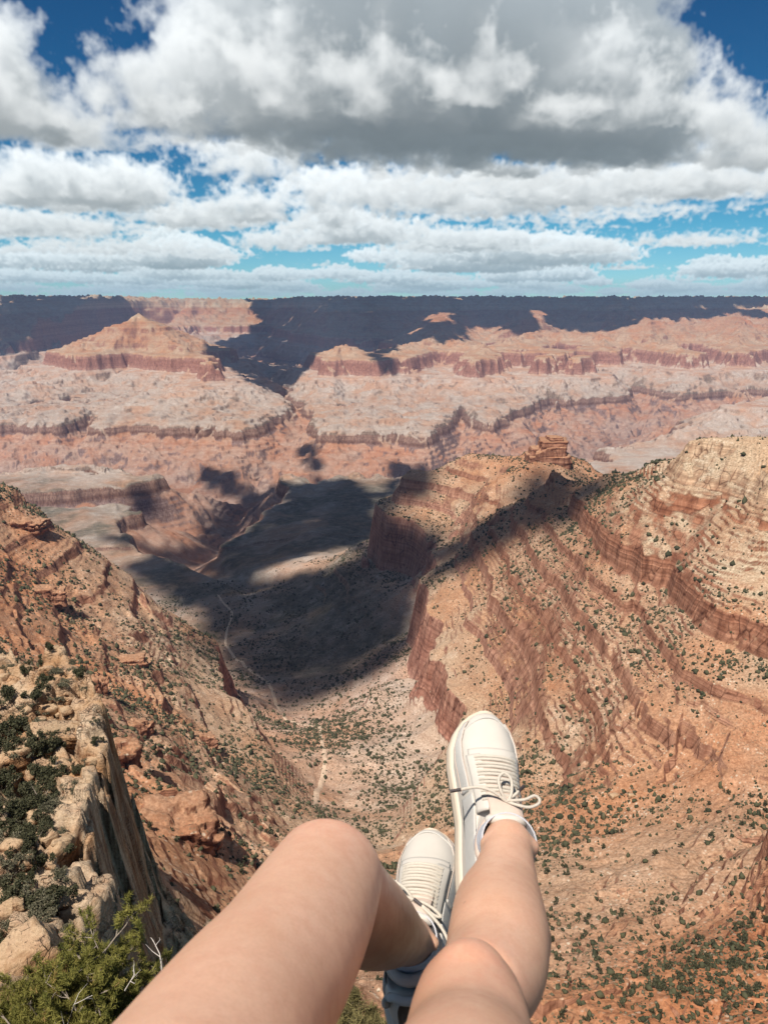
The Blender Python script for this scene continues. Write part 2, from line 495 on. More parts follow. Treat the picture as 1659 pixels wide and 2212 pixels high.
for _ in range(4):
    _Z[1:-1] = .25 * _Z[:-2] + .5 * _Z[1:-1] + .25 * _Z[2:]; _Z[:, 1:-1] = .25 * _Z[:, :-2] + .5 * _Z[:, 1:-1] + .25 * _Z[:, 2:]

def base_rbf(x, y):
    t = np.clip((x / y + 1.6) / 3.2 * 640, 0, 639.999); l = np.clip((np.log(y) - _lc[0]) / (_lc[-1] - _lc[0]) * 899, 0, 898.999)
    i = t.astype(int); j = l.astype(int); ft = t - i; fl = l - j
    return (_Z[j, i] * (1 - ft) + _Z[j, i + 1] * ft) * (1 - fl) + (_Z[j + 1, i] * (1 - ft) + _Z[j + 1, i + 1] * ft) * fl

def seg_max(x, y, pts, k, power=1.0):
    """Height of a ridge line: the largest of z(point on line) - k * distance."""
    best = np.full(x.shape, -1e9, np.float32)
    for (ax, ay, az), (bx, by, bz) in zip(pts[:-1], pts[1:]):
        dx, dy = bx - ax, by - ay
        u = np.clip(((x - ax) * dx + (y - ay) * dy) / (dx * dx + dy * dy + 1e-6), 0, 1)
        d = np.hypot(x - ax - u * dx, y - ay - u * dy)
        best = np.maximum(best, az + u * (bz - az) - k * d)
    return best

def line_dist(x, y, pts):
    best = np.full(x.shape, 1e9, np.float32); zz = np.zeros(x.shape, np.float32)
    for (ax, ay, az), (bx, by, bz) in zip(pts[:-1], pts[1:]):
        dx, dy = bx - ax, by - ay
        u = np.clip(((x - ax) * dx + (y - ay) * dy) / (dx * dx + dy * dy + 1e-6), 0, 1)
        d = np.hypot(x - ax - u * dx, y - ay - u * dy)
        m = d < best
        best = np.where(m, d, best); zz = np.where(m, az + u * (bz - az), zz)
    return best, zz

BUTTES = [   # name, ridge lines, slope
    ('pyramid_butte', [[at_y(305,676,10200), at_y(340,712,10150), at_y(440,765,9900), at_y(490,800,9500), at_y(545,845,9300)],
             [at_y(305,676,10200), at_y(250,730,10000), at_y(175,775,9700), at_y(60,815,9500), at_y(-80,830,9500)],
             [at_y(340,712,10150), at_y(390,758,9300), at_y(440,790,8700), at_y(475,805,8100), at_y(400,838,7500), at_y(340,880,7100)],
             [at_y(175,775,9700), at_y(120,840,8600), at_y(60,850,8000)]], .52),
    ('small_pyramid_butte', [[at_y(738,736,9000), at_y(755,754,9000), at_y(795,778,9100)], [at_y(738,736,9000), at_y(705,768,8900), at_y(690,778,8900)]], .47),
    ('temple_ridge', [[at_y(870,752,9700), at_y(850,775,9000), at_y(835,788,8600)],
             [at_y(870,752,9700), at_y(950,730,10600), at_y(948,679,12400), at_y(1010,725,12600)],
             [at_y(950,730,10600), at_y(1050,752,9800), at_y(1040,778,8900), at_y(1015,800,8300)],
             [at_y(1050,752,9800), at_y(1120,775,9600), at_y(1220,770,9800), at_y(1165,798,8700)],
             [at_y(1155,677,12500), at_y(1175,712,12300), at_y(1110,738,11000), at_y(1085,748,10600), at_y(1220,770,9800)],
             [at_y(1175,712,12300), at_y(1300,735,11200), at_y(1420,745,10400), at_y(1500,778,9300)],
             [at_y(1300,735,11200), at_y(1290,770,9600), at_y(1240,800,8600)],
             [at_y(1390,682,12400), at_y(1470,712,12000), at_y(1500,700,12600), at_y(1590,679,12600), at_y(1640,700,12200), at_y(1700,712,12000)],
             [at_y(1590,679,12600), at_y(1600,730,11000), at_y(1580,765,10000), at_y(1640,790,9000)],
             [at_y(1390,682,12400), at_y(1400,720,11400), at_y(1420,745,10400)]], .50),
    ('flat_butte', [[at_y(1720,800,6900), at_y(1659,812,6700), at_y(1580,838,6500), at_y(1480,862,6200), at_y(1400,872,6050)],
             [at_y(1720,800,6900), at_y(1850,780,7200)]], .5),
    ('west_ridge', [[at_y(-60,760,12500), at_y(30,770,11800), at_y(130,745,12800)], [at_y(110,690,14000), at_y(60,740,12800), at_y(30,770,11800)]], .5),
]
RIVER = [(-7000,5600,-1345),(-3000,5400,-1345),(-1700,5450,-1345),(-900,5000,-1345),(-300,4950,-1345),(350,4950,-1345),(900,5300,-1345),(1350,6000,-1345),(2300,7300,-1345),(3800,8000,-1340),(9000,9000,-1340)]
SIDES = [
    ([(-400,2400,-958),(-560,2700,-985),(-730,2960,-1080),(-900,3500,-1200),(-1000,4100,-1300),(-950,5000,-1345)], .9),
    ([(-2600,3750,-985),(-1900,3850,-1090),(-1400,3900,-1200),(-1000,4100,-1300)], 1.0),
    ([(-900,5000,-1345),(-800,6000,-1150),(-900,7500,-1040),(-1250,9000,-990),(-1550,10500,-985)], .95),
    ([(350,4950,-1345),(700,6200,-1150),(750,7300,-1000)], 1.0),
    ([(1350,6000,-1345),(1500,7000,-1180),(1800,7900,-1010)], 1.0),
    ([(-1700,5450,-1345),(-2400,6000,-1150),(-2600,6900,-1000)], .9),
    ([(-3000,5400,-1345),(-3900,6700,-1100),(-4000,8000,-990)], .9),
    ([(2300,7300,-1345),(2900,8400,-1150),(2800,9200,-1000)], .95),
]
def rim_edge(x):
    """Distance y of the far rim for a given x."""
    t = x / 15000.0
    xs = np.array([-1.2, -.8, -.42, -.36, -.33, -.31, -.29, -.235, -.16, -.11, -.06, 0, .2, .5, 1.2]) * 15000
    ys = np.array([14300, 13800, 13600, 14300, 17500, 18600, 18000, 18800, 18600, 16600, 14900, 14900, 15100, 15600, 15800])
    return np.interp(x, xs, ys)

SUNLIT_PATCH = at_z(660, 1222, -895)[:2]  # sunlit patch, kept out of the painted valley shade
def land(x, y, cell):
    """Height of the land, strata coordinate and region id of every point."""
    x = x.astype(np.float64); y = y.astype(np.float64)
    near = smooth(5200, 3000, y)
    B = base_rbf(x, y).astype(np.float32)
    region = np.zeros(x.shape, np.int32)
    # warped coordinates give every cliff line its bays and spurs
    wx = x + 190 * fbm(x, y, 1500, 4, 11, .5, cell); wy = y + 190 * fbm(x, y, 1500, 4, 23, .5, cell)
    wx2 = x + 300 * fbm(x, y, 1300, 5, 31, .55, cell); wy2 = y + 300 * fbm(x, y, 1300, 5, 43, .55, cell)
    far = y > 2500
    # far land: buttes
    rid = fbm(wx, wy, 900, 5, 5, .55, cell, ridged=True)
    calm = np.ones(x.shape, np.float32)
    for k, (nm, lines, sl) in enumerate(BUTTES):
        h = np.full(x.shape, -1e9, np.float32)
        for ln in lines:
            h = np.maximum(h, seg_max(wx, wy, ln, sl))
        top = max(p[2] for ln in lines for p in ln)
        deep = np.clip((top - h) / 500, 0, 1)
        h = h + (rid - .15) * 95 * deep
        calm = np.where(h > B, .18 + .82 * deep, calm)
        h = np.where(h < -800, -800 + (h + 800) * .55, h)
        B = np.where(h > B, h, B); region = np.where((h > -930) & (h >= B - 1) & far, k + 1, region)
    # far rim
    ye = rim_edge(x + 500 * fbm(x, y, 2600, 3, 77, .5, cell))
    dd = ye - (y + 1100 * (fbm(x, y, 3800, 5, 61, .55, cell, ridged=True) - .1) )
    rim = 105 - 0.335 * np.maximum(dd, 0)
    rim = np.where(dd < 0, 108 + .0104 * np.minimum(-dd, 4000) * .5, rim)
    m = (rim > B) & (y > 8000)
    B = np.where(m, rim, B); region = np.where(m & (rim > -900), 20, region)
    # gorge of the river and its side canyons
    d, zr = line_dist(wx2, wy2, RIVER)
    gor = zr + np.interp(wx2, [-1200, 600], [.37, .52]) * np.maximum(d - 30, 0) + 90 * (rid - .2) * smooth(0, 500, d)
    for ln, sl in SIDES:
        d, zr = line_dist(wx2, wy2, ln)
        gor = np.minimum(gor, zr + sl * np.maximum(d * .8 - 15, 0) + 60 * (rid - .2) * smooth(0, 300, d))
    g2 = (gor < B) & (y > 2400)
    region = np.where(g2 & (gor < -960) & (y > 2400), 30, region)
    B = np.where(g2, gor, B)
    # near and middle relief: gullies, spurs, bays
    am = np.interp(y, [20, 150, 600, 1500, 3000, 6000, 12000], [4, 12, 17, 21, 32, 75, 95]).astype(np.float32)
    steepness = np.where(region == 0, np.clip(smooth(-1000, -860, B) * 1.0 + np.where(y > 5500, 1.0, np.where(y > 2800, .28, .08)), 0, 1), 1.0)
    g = fbm(x, y, 420, 8, 91, .55, cell) * np.where(y > 5200, .35, .9) + np.where(y > 5200, .55, 0) * (fbm(wx, wy, 900, 7, 99, .58, cell, ridged=True) - .2) + 1.0 * (fbm(wx, wy, 260, 6, 97, .55, cell, ridged=True) - .2)
    B = B + am * g * steepness * calm
    gy, gx = np.gradient(base_rbf(x, y))
    slope = np.hypot(gx / np.gradient(x, axis=1), gy / np.gradient(y, axis=0)).astype(np.float32)
    lean = smooth(.42, .80, slope)
    # joint blocks: the beds break off along joints
    nearb = smooth(3600, 2400, y) * steepness * (.12 + .88 * lean)
    bx = x + 7 * fbm(x, y, 40, 3, 201, .5, cell); by = y + 7 * fbm(x, y, 40, 3, 203, .5, cell)
    c1, e1 = voronoi(bx / 38, by / 38, 5); c2, e2 = voronoi(bx / 13, by / 13, 6)
    jm = .35 + .65 * smooth(-.15, .25, fbm(x, y, 350, 3, 207, .5, cell))
    B = B + nearb * jm * ((c1 - .5) * 17 * np.clip(2 - cell / 12, 0, 1) + (c2 - .5) * 7.5 * np.clip(2 - cell / 4, 0, 1))
    for _ in range(3):
        K = B.copy()
        K[1:-1] = .25 * B[:-2] + .5 * B[1:-1] + .25 * B[2:]
        K[:, 1:-1] = .25 * K[:, :-2] + .5 * K[:, 1:-1] + .25 * K[:, 2:]
        B = np.where(y < 4200, K, B)
    shiftv = np.interp(y, [0, 6500, 12000, 15000], [0, 0, 90, 190]).astype(np.float32) * np.where(region == 20, 1, np.where(y > 8000, .8, 1))
    st = B - shiftv
    # dip and small faults make the beds wander a little
    dipn = 9 * fbm(x, y, 900, 3, 131, .5, cell)
    cover = smooth(-.30, .28, fbm(x, y, 520, 5, 171, .55, cell))          # where scree leaves the ledges bare
    Z = terrace(st + dipn, np.where(y < 3000, (.5 + .5 * cover) * (.15 + .85 * lean), 1.0)) - dipn
    # small beds
    bed = np.where(Z < -310, 1, .6) * np.where(Z > -1030, 1, .3) * smooth(-.22, .22, fbm(x, y, 130, 5, 173, .6, cell)) * (.25 + .75 * cover) * np.where(y < 3000, .2 + .8 * lean, 1)
    hb = 6.5
    ph = (Z + 3.0 * fbm(x, y, 120, 5, 141, .55, cell)) / hb
    fr = ph - np.floor(ph)
    st2 = (np.floor(ph) + smooth(.2, .6, fr)) * hb
    Z = Z + (st2 - ph * hb) * 1.0 * bed * smooth(-955, -900, Z) * np.clip(14 / np.maximum(cell, 1), 0, 1)
    hb = 31.0                    # thick ledges that still show far off
    ph = (Z + 9 * fbm(x, y, 900, 4, 145, .5, cell)) / hb; fr = ph - np.floor(ph)
    Z = Z + ((np.floor(ph) + smooth(.32, .62, fr)) - ph) * hb * .75 * smooth(3200, 5000, y) * smooth(-.25, .2, fbm(x, y, 700, 4, 147, .55, cell))
    for _ in range(3):          # no saw teeth where a cliff line crosses the lattice at a slant
        K = Z.copy(); K[:, 1:-1] = .25 * Z[:, :-2] + .5 * Z[:, 1:-1] + .25 * Z[:, 2:]
        K[1:-1] = .25 * K[:-2] + .5 * K[1:-1] + .25 * K[2:]
        Z = np.where(np.abs(K - Z) > .7 * cell, K, Z)
    # rubble
    rub = fbm(x, y, 26, 5, 151, .6, cell)
    Z = Z + rub * np.interp(y, [20, 300, 1500, 4000], [1.2, 2.2, 2.6, 1.5])
    strat = Z + dipn
    Z = Z + shiftv
    pale = smooth(150, 420, x + 120 * fbm(x, y, 260, 4, 181)) * smooth(2300, 1500, y)
    pale = np.maximum(pale, smooth(-.1, .15, fbm(x, y, 300, 4, 187)) * .6 * (x < 0) * smooth(-150, -330, x))
    px, py = SUNLIT_PATCH
    scrub = smooth(1350, 1800, y) * smooth(4600, 3900, y) * smooth(-740, -800, Z) * smooth(-1010, -965, Z) * (1 - .85 * np.exp(-((x - px) / 260) ** 2 - ((y - py) / 170) ** 2))  # valley shade put into the ground colour too, sunlit patch left out
    pale = pale - scrub          # below zero: ground darkened as low scrub, and to deepen the valley shade
    return Z.astype(np.float32), strat.astype(np.float32), region, pale.astype(np.float32)

def height_at(x, y):
    """Height of the finished land sheet (bilinear in its own grid)."""
    x = np.atleast_1d(np.asarray(x, float)); y = np.atleast_1d(np.asarray(y, float))
    j = np.clip(np.interp(np.log(y), np.log(yrow), np.arange(len(yrow))), 0, len(yrow) - 1.001)
    i = np.clip(np.interp(x / y, tcol, np.arange(len(tcol))), 0, len(tcol) - 1.001)
    j0 = j.astype(int); i0 = i.astype(int); fj = j - j0; fi = i - i0
    return (ZG[j0, i0] * (1 - fi) + ZG[j0, i0 + 1] * fi) * (1 - fj) + (ZG[j0 + 1, i0] * (1 - fi) + ZG[j0 + 1, i0 + 1] * fi) * fj

_ym = np.exp(np.linspace(math.log(37), math.log(19400), 2600))
def hit(U, V):
    """Where the line of sight through a picture point first meets the land."""
    dx, dy, dz = ray(U, V)
    s = _ym / dy
    h = height_at(dx * s, _ym)
    below = np.nonzero(dz * s < h)[0]
    if not len(below): return None
    k = below[0]
    return Vector((dx * s[k], _ym[k], h[k]))
NCOL = 1120
tcol = np.r_[np.linspace(-1.5, -.70, 50)[:-1], np.linspace(-.70, .70, NCOL), np.linspace(.70, 1.5, 50)[1:]]
def rows():
    ys = [Y0]
    while ys[-1] < Y1:
        y = ys[-1]
        ys.append(y * (1 + np.interp(y, [30, 160, 260, 2000, 3500, 9000, 20000], [.0060, .0042, .0021, .0021, .0025, .0021, .0024])))
    return np.array(ys)
yrow = rows()
TG, YG = np.meshgrid(tcol, yrow)
XG = TG * YG
CELL = np.maximum(YG * 1.40 / NCOL, YG * .0021).astype(np.float32)
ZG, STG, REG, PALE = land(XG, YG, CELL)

# ------------------------------------------------------------------ rock material
def rock_material():
    m, nt, b = new_mat("canyon_rock")
    tc = nt.node('ShaderNodeTexCoord').outputs['Object']
    st = nt.node('ShaderNodeAttribute', attribute_name='strata').outputs['Fac']
    nz = nt.node('ShaderNodeSeparateXYZ', {0: nt.node('ShaderNodeNewGeometry').outputs['Normal']}).outputs[2]
    nA = nt.noise(tc, .004, 6, .6); nB = nt.noise(tc, .03, 6, .65); nC = nt.noise(tc, .35, 6, .7)
    wob = nt.math('MULTIPLY_ADD', nA, 30, -15)
    wob2 = nt.math('MULTIPLY_ADD', nB, 12, -6)
    d = nt.math('MULTIPLY', nt.math('ADD', st, nt.math('ADD', wob, wob2)), -1 / 1400)
    def R(*s): return nt.ramp(d, [(z / 1400, col) for z, col in s])
    rock = R((0,(.42,.32,.21)),(110,(.52,.385,.25)),(160,(.62,.44,.275)),(235,(.64,.45,.285)),(250,(.43,.20,.11)),(325,(.42,.21,.125)),(400,(.45,.245,.155)),(470,(.40,.205,.125)),
             (530,(.44,.24,.155)),(600,(.46,.25,.17)),(680,(.42,.21,.145)),(760,(.45,.25,.18)),(775,(.42,.30,.21)),(850,(.36,.27,.19)),(955,(.34,.27,.2)),(962,(.33,.21,.15)),(1020,(.27,.165,.12)),(1035,(.31,.215,.18)),(1300,(.26,.19,.165)))
    tal = R((0,(.44,.35,.24)),(120,(.46,.37,.26)),(240,(.56,.45,.32)),(255,(.45,.27,.16)),(300,(.45,.26,.155)),(335,(.47,.285,.18)),(450,(.49,.325,.215)),(600,(.51,.37,.255)),
            (765,(.54,.435,.365)),(850,(.50,.42,.36)),(960,(.45,.385,.33)),(1000,(.43,.32,.24)),(1040,(.45,.295,.22)),(1200,(.40,.28,.225)),(1300,(.34,.245,.205)))
    # fallen white stone lies on the red slopes in places
    pale = nt.node('ShaderNodeAttribute', attribute_name='pale').outputs['Fac']
    pz = nt.range(nt.math('ADD', st, wob), -390, -330)
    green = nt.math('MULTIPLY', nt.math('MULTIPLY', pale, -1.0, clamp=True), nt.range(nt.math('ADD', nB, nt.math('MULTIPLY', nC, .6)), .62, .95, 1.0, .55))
    pm = nt.math('MULTIPLY', nt.math('MULTIPLY', nt.math('MAXIMUM', pale, 0.0), pz), nt.range(nt.math('ADD', nB, nt.math('MULTIPLY', nA, .5)), .60, .78, 1.0, .25))
    tal = nt.mix(pm, tal, (.56, .46, .33))
    # thin beds inside the cliffs
    zs = nt.node('ShaderNodeCombineXYZ', {0: 0.0, 1: 0.0, 2: nt.math('MULTIPLY', nt.math('ADD', st, nt.math('MULTIPLY_ADD', nB, 1.6, -.8)), .16)}).outputs[0]
    bedn = nt.noise(zs, 1.0, 6, .75)
    rock = nt.mix(nt.range(bedn, .30, .58), nt.mix(1.0, rock, (.46, .38, .35), 'MULTIPLY'), nt.mix(1.0, rock, (1.22, 1.25, 1.28), 'MULTIPLY'))
    zl = nt.node('ShaderNodeCombineXYZ', {0: 0.0, 1: 0.0, 2: nt.math('MULTIPLY', nt.math('ADD', st, wob), .028)}).outputs[0]
    bigbed = nt.noise(zl, 1.0, 5, .75)
    rock = nt.mix(nt.range(bigbed, .38, .60), nt.mix(1.0, rock, (.74, .66, .64), 'MULTIPLY'), nt.mix(1.0, rock, (1.12, 1.16, 1.2), 'MULTIPLY'))
    tal = nt.mix(nt.range(bigbed, .36, .50), nt.mix(1.0, tal, (.80, .70, .66), 'MULTIPLY'), tal)
    # vertical stains
    sv = nt.noise(nt.scale(tc, (.09, .09, .006)), 1.0, 5, .65)
    rock = nt.mix(nt.range(sv, .38, .62), nt.mix(1.0, rock, (.60, .52, .50), 'MULTIPLY'), rock)
    jn = nt.node('ShaderNodeTexVoronoi', {'Vector': nt.scale(tc, (.085, .085, .012)), 'Scale': 1.0}, feature='DISTANCE_TO_EDGE').outputs['Distance']
    rock = nt.mix(nt.math('MULTIPLY', nt.range(jn, .07, .0), nt.range(nB, .40, .56)), rock, nt.mix(1.0, rock, (.30, .24, .22), 'MULTIPLY'))
    # loose ground: pale scree, red soil, patches
    tal = nt.mix(nt.range(nA, .42, .62), tal, nt.mix(1.0, tal, (1.0, .76, .62), 'MULTIPLY'))
    tal = nt.mix(nt.range(nB, .5, .72), tal, nt.mix(1.0, tal, (1.22, 1.32, 1.42), 'MULTIPLY'))
    tal = nt.mix(nt.range(nC, .40, .66), nt.mix(1.0, tal, (.66, .60, .56), 'MULTIPLY'), nt.mix(1.0, tal, (1.12, 1.12, 1.12), 'MULTIPLY'))
    lip = nt.math('ADD', nt.math('MULTIPLY_ADD', nB, .24, -.12), nt.math('MULTIPLY_ADD', bedn, -.40, .20))
    steep = nt.range(nt.math('ADD', nz, lip), .72, .58)
    # scattered pale stones and low dry plants on the loose ground
    vr = nt.node('ShaderNodeTexVoronoi', {'Vector': tc, 'Scale': .22, 'Randomness': 1.0}).outputs
    tal = nt.mix(nt.math('MULTIPLY', nt.range(vr['Distance'], .30, .16), nt.range(nB, .45, .62)), tal, (.60, .50, .38))
    v2 = nt.node('ShaderNodeTexVoronoi', {'Vector': nt.scale(tc, (1, 1, .6)), 'Scale': .36, 'Randomness': 1.0}).outputs
    near_only = nt.range(nt.math('ADD', st, wob), -960, -900)
    tal = nt.mix(nt.math('MULTIPLY', nt.math('MULTIPLY', nt.range(v2['Distance'], .36, .22), near_only), nt.range(nt.noise(tc, .012, 5, .65), .42, .60, .15, .85)), tal, (.17, .135, .085))
    tal = nt.mix(green, tal, (.085, .080, .055))  # scrub tone that also paints the valley's cloud shade darker
    col = nt.mix(steep, tal, rock)
    nt.l.new(col, b.inputs['Base Color'])
    b.inputs['Roughness'].default_value = .95
    b.inputs['Specular IOR Level'].default_value = .08
    hgt = nt.math('ADD', nt.math('MULTIPLY', nC, 1.0), nt.math('ADD', nt.math('MULTIPLY', nB, 5.0), nt.math('MULTIPLY', bedn, nt.math('MULTIPLY', steep, 5.0))))
    bp = nt.node('ShaderNodeBump', {'Height': hgt, 'Strength': .8, 'Distance': 1.0})
    nt.l.new(bp.outputs[0], b.inputs['Normal'])
    return m
ROCK = rock_material()
def grid_object(name, mask, **kw):
    """The quads of the land sheet for which mask is true, as one object."""
    ny, nx = ZG.shape
    idx = np.arange(ny * nx).reshape(ny, nx)
    q = np.stack([idx[:-1, :-1], idx[:-1, 1:], idx[1:, 1:], idx[1:, :-1]], -1)[mask]
    used, inv = np.unique(q, return_inverse=True)
    v = np.stack([XG.ravel()[used], YG.ravel()[used], ZG.ravel()[used]], 1)
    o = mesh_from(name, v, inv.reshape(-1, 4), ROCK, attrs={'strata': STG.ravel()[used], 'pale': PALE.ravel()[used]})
    return tag(o, kind='structure', **kw)
QREG = REG[:-1, :-1]
QY = YG[:-1, :-1]; QX = XG[:-1, :-1]; QST = STG[:-1, :-1]
left_of = QX < np.interp(QY, [0, 300, 870, 1360, 1900, 2600, 3000], [-20, -30, -100, -128, -260, -420, -450])
parts = {}
nearm = (QREG == 0) & (QY < 3000)
floorm = nearm & (QST < -770)
names = [('valley_floor', floorm), ('canyon_wall', nearm & ~floorm & left_of), ('canyon_wall', nearm & ~floorm & ~left_of),
         ('canyon_plateau', (QREG == 0) & (QY >= 3000)), ('river_gorge', QREG == 30), ('canyon_rim', QREG == 20)]
for k, bt in enumerate(BUTTES):
    names.append((bt[0], QREG == k + 1))
TERRAIN = []
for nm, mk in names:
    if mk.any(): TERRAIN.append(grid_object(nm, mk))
# ------------------------------------------------------------------ near cliff at the left
def pale_rock_mat(name, a, b_, dark, cracks=.0):
    m, nt, b = new_mat(name)
    tc = nt.node('ShaderNodeTexCoord').outputs['Object']
    nz = nt.node('ShaderNodeSeparateXYZ', {0: nt.node('ShaderNodeNewGeometry').outputs['Normal']}).outputs[2]
    n0 = nt.noise(tc, .09, 5, .6); n1 = nt.noise(tc, .35, 6, .65); n2 = nt.noise(nt.scale(tc, (1, 1, 5)), .8, 6, .7); n3 = nt.noise(tc, 4, 5, .7)
    col = nt.mix(nt.range(n1, .35, .65), a, b_)
    col = nt.mix(nt.range(n0, .44, .60), col, nt.mix(1.0, col, (.80, .62, .48), 'MULTIPLY'))
    col = nt.mix(nt.range(n2, .5, .72), col, nt.mix(1.0, col, dark, 'MULTIPLY'))
    sv = nt.noise(nt.scale(tc, (.6, .6, .05)), 1.0, 5, .65)
    wall = nt.range(nz, .55, .25)
    col = nt.mix(nt.math('MULTIPLY', wall, nt.range(sv, .42, .62)), col, nt.mix(1.0, col, (.50, .40, .36), 'MULTIPLY'))
    col = nt.mix(nt.range(n3, .35, .6), nt.mix(1.0, col, (.72, .68, .64), 'MULTIPLY'), col)
    h = nt.math('ADD', nt.math('MULTIPLY', n2, 1.2), nt.math('MULTIPLY', n3, .45))
    if cracks:
        soil = nt.math('MULTIPLY', nt.range(nz, .80, .95), nt.range(n1, .46, .60))
        col = nt.mix(soil, col, (.47, .31, .20))
        wv = nt.node('ShaderNodeVectorMath', {0: nt.scale(tc, (1, 1, 1.7)), 1: nt.node('ShaderNodeTexNoise', {'Vector': tc, 'Scale': .9, 'Detail': 4.0}).outputs['Color']}, operation='ADD').outputs[0]
        for sc_, wd in ((.42, .035), (1.3, .05)):
            e = nt.node('ShaderNodeTexVoronoi', {'Vector': wv, 'Scale': sc_}, feature='DISTANCE_TO_EDGE').outputs['Distance']
            k = nt.math('MULTIPLY', nt.range(e, wd, .0), nt.range(n1, .50, .62))
            col = nt.mix(nt.math('MULTIPLY', k, .38), col, (.10, .07, .05)); h = nt.math('ADD', h, nt.math('MULTIPLY', k, -1.2))
    nt.l.new(col, b.inputs['Base Color']); b.inputs['Roughness'].default_value = .95; b.inputs['Specular IOR Level'].default_value = .1
    bp = nt.node('ShaderNodeBump', {'Height': h, 'Strength': 1.0, 'Distance': .3}); nt.l.new(bp.outputs[0], b.inputs['Normal'])
    return m
M_NEAR = pale_rock_mat('cracked_limestone', (.60, .445, .295), (.72, .56, .40), (.62, .50, .42), .8)
def near_cliff():
    gx = np.arange(-82, -6, .22); gy = np.arange(20, 126, .22)
    X, Y = np.meshgrid(gx, gy)
    wob = 2.2 * fbm(X, Y, 16, 4, 301) + 1.2 * (voronoi(X / 5, Y / 5, 9)[0] - .5)
    edge = np.interp(Y, [20, 35, 48, 60, 75, 95, 105, 115, 126], [-13, -17.3, -20, -26, -30.5, -39, -49, -62, -82]) + wob
    top = np.interp(Y, [20, 33, 50, 75, 100, 126], [-27, -35, -44, -50.5, -50, -56]) + (edge - X) * .07
    out = X - edge
    c1, e1 = voronoi((X + 1.5 * fbm(X, Y, 9, 3, 303)) / 7.5, (Y + 1.5 * fbm(X, Y, 9, 3, 305)) / 7.5, 11)
    c2, e2 = voronoi((X + .5 * fbm(X, Y, 4, 2, 307)) / 2.6, (Y + .5 * fbm(X, Y, 4, 2, 309)) / 2.6, 12)
    z = top + (c1 - .5) * 4.2 + (c2 - .5) * 2.4 + 3.6 * fbm(X, Y, 14, 5, 311)
    z -= 2.2 * (1 - smooth(0, .10, e1)) * (c1 > .35)
    # drop over the edge, with a broken half-way shelf
    drop = np.maximum(out, 0)
    z = z - np.interp(drop, [0, 1.2, 6, 9, 14, 18, 45], [0, 8, 34, 40, 72, 90, 150]) * (1 + .25 * (c1 - .5))
    # beds, dipping a little
    u = z + .06 * X + .03 * Y + .5 * fbm(X, Y, 8, 3, 313); hb = 1.6
    ph = u / hb + .5 * np.sin(u * .9); fr = ph - np.floor(ph)
    z = z + ((np.floor(ph) + smooth(.15, .6, fr)) - ph) * hb * .5 * (.25 + .75 * smooth(-.2, .3, fbm(X, Y, 11, 3, 321)))
    z = z + .55 * (fbm(X, Y, 3.2, 5, 315, .6, ridged=True) - .2) - .5 * (1 - smooth(0, .07, e2)) * (c2 > .3)
    fl = smooth(2, 10, drop)
    X2 = X + 6.0 * fl * fbm(Y, z * .5, 11, 6, 317, .6) + .5 * fl * np.sin(np.round(z / 2.3) * 5.1 + Y * .2); Y2 = Y + 3.0 * fl * fbm(X, z, 8, 5, 319, .6)
    ny, nx = X.shape
    idx = np.arange(ny * nx).reshape(ny, nx)
    keep = (z[:-1, :-1] > -175)
    q = np.stack([idx[:-1, :-1], idx[:-1, 1:], idx[1:, 1:], idx[1:, :-1]], -1)[keep]
    used, inv = np.unique(q, return_inverse=True)
    v = np.stack([X2, Y2, z], -1).reshape(-1, 3)[used]
    o = mesh_from('cliff', v, inv.reshape(-1, 4), M_NEAR, attrs={'strata': np.clip(v[:, 2] * 1.1 - 105, -236, -120), 'pale': np.zeros(len(v))})
    tag(o, kind='structure')
    return X, Y, z, o
NCX, NCY, NCZ, near_rock = near_cliff()
def near_z(x, y):
    i = np.clip(((x + 82) / .22), 0, NCX.shape[1] - 1).astype(int); j = np.clip((y - 20) / .22, 0, NCX.shape[0] - 1).astype(int)
    return NCZ[j, i]
def near_hit(U, V):
    dx, dy, dz = ray(U, V)
    for y in np.linspace(22, 124, 700):
        s = y / dy
        if -81 < dx * s < -7 and dz * s < near_z(np.array([dx * s]), np.array([y]))[0]: return Vector((dx * s, y, dz * s))
    return None
# ------------------------------------------------------------------ unseen clouds, added overhead to throw the big shadows
def cloud_material():
    m, nt, b = new_mat("cloud_white")
    b.inputs['Base Color'].default_value = (.86, .87, .9, 1); b.inputs['Roughness'].default_value = 1; b.inputs['Specular IOR Level'].default_value = 0
    return m
CLOUD = cloud_material()
def ico(sub):
    bm = bmesh.new(); bmesh.ops.create_icosphere(bm, subdivisions=sub, radius=1)
    v = np.array([q.co[:] for q in bm.verts], np.float32); f = np.array([[q.index for q in p.verts] for p in bm.faces], np.int32)
    bm.free(); return v, f
ICO1, ICO2 = ico(1), ico(2)
def inside(px, py, poly):
    r = False; n = len(poly)
    for i in range(n):
        x1, y1 = poly[i]; x2, y2 = poly[(i + 1) % n]
        if (y1 > py) != (y2 > py) and px < (x2 - x1) * (py - y1) / (y2 - y1) + x1: r = not r
    return r
CLOUD_ALT = 6800.0
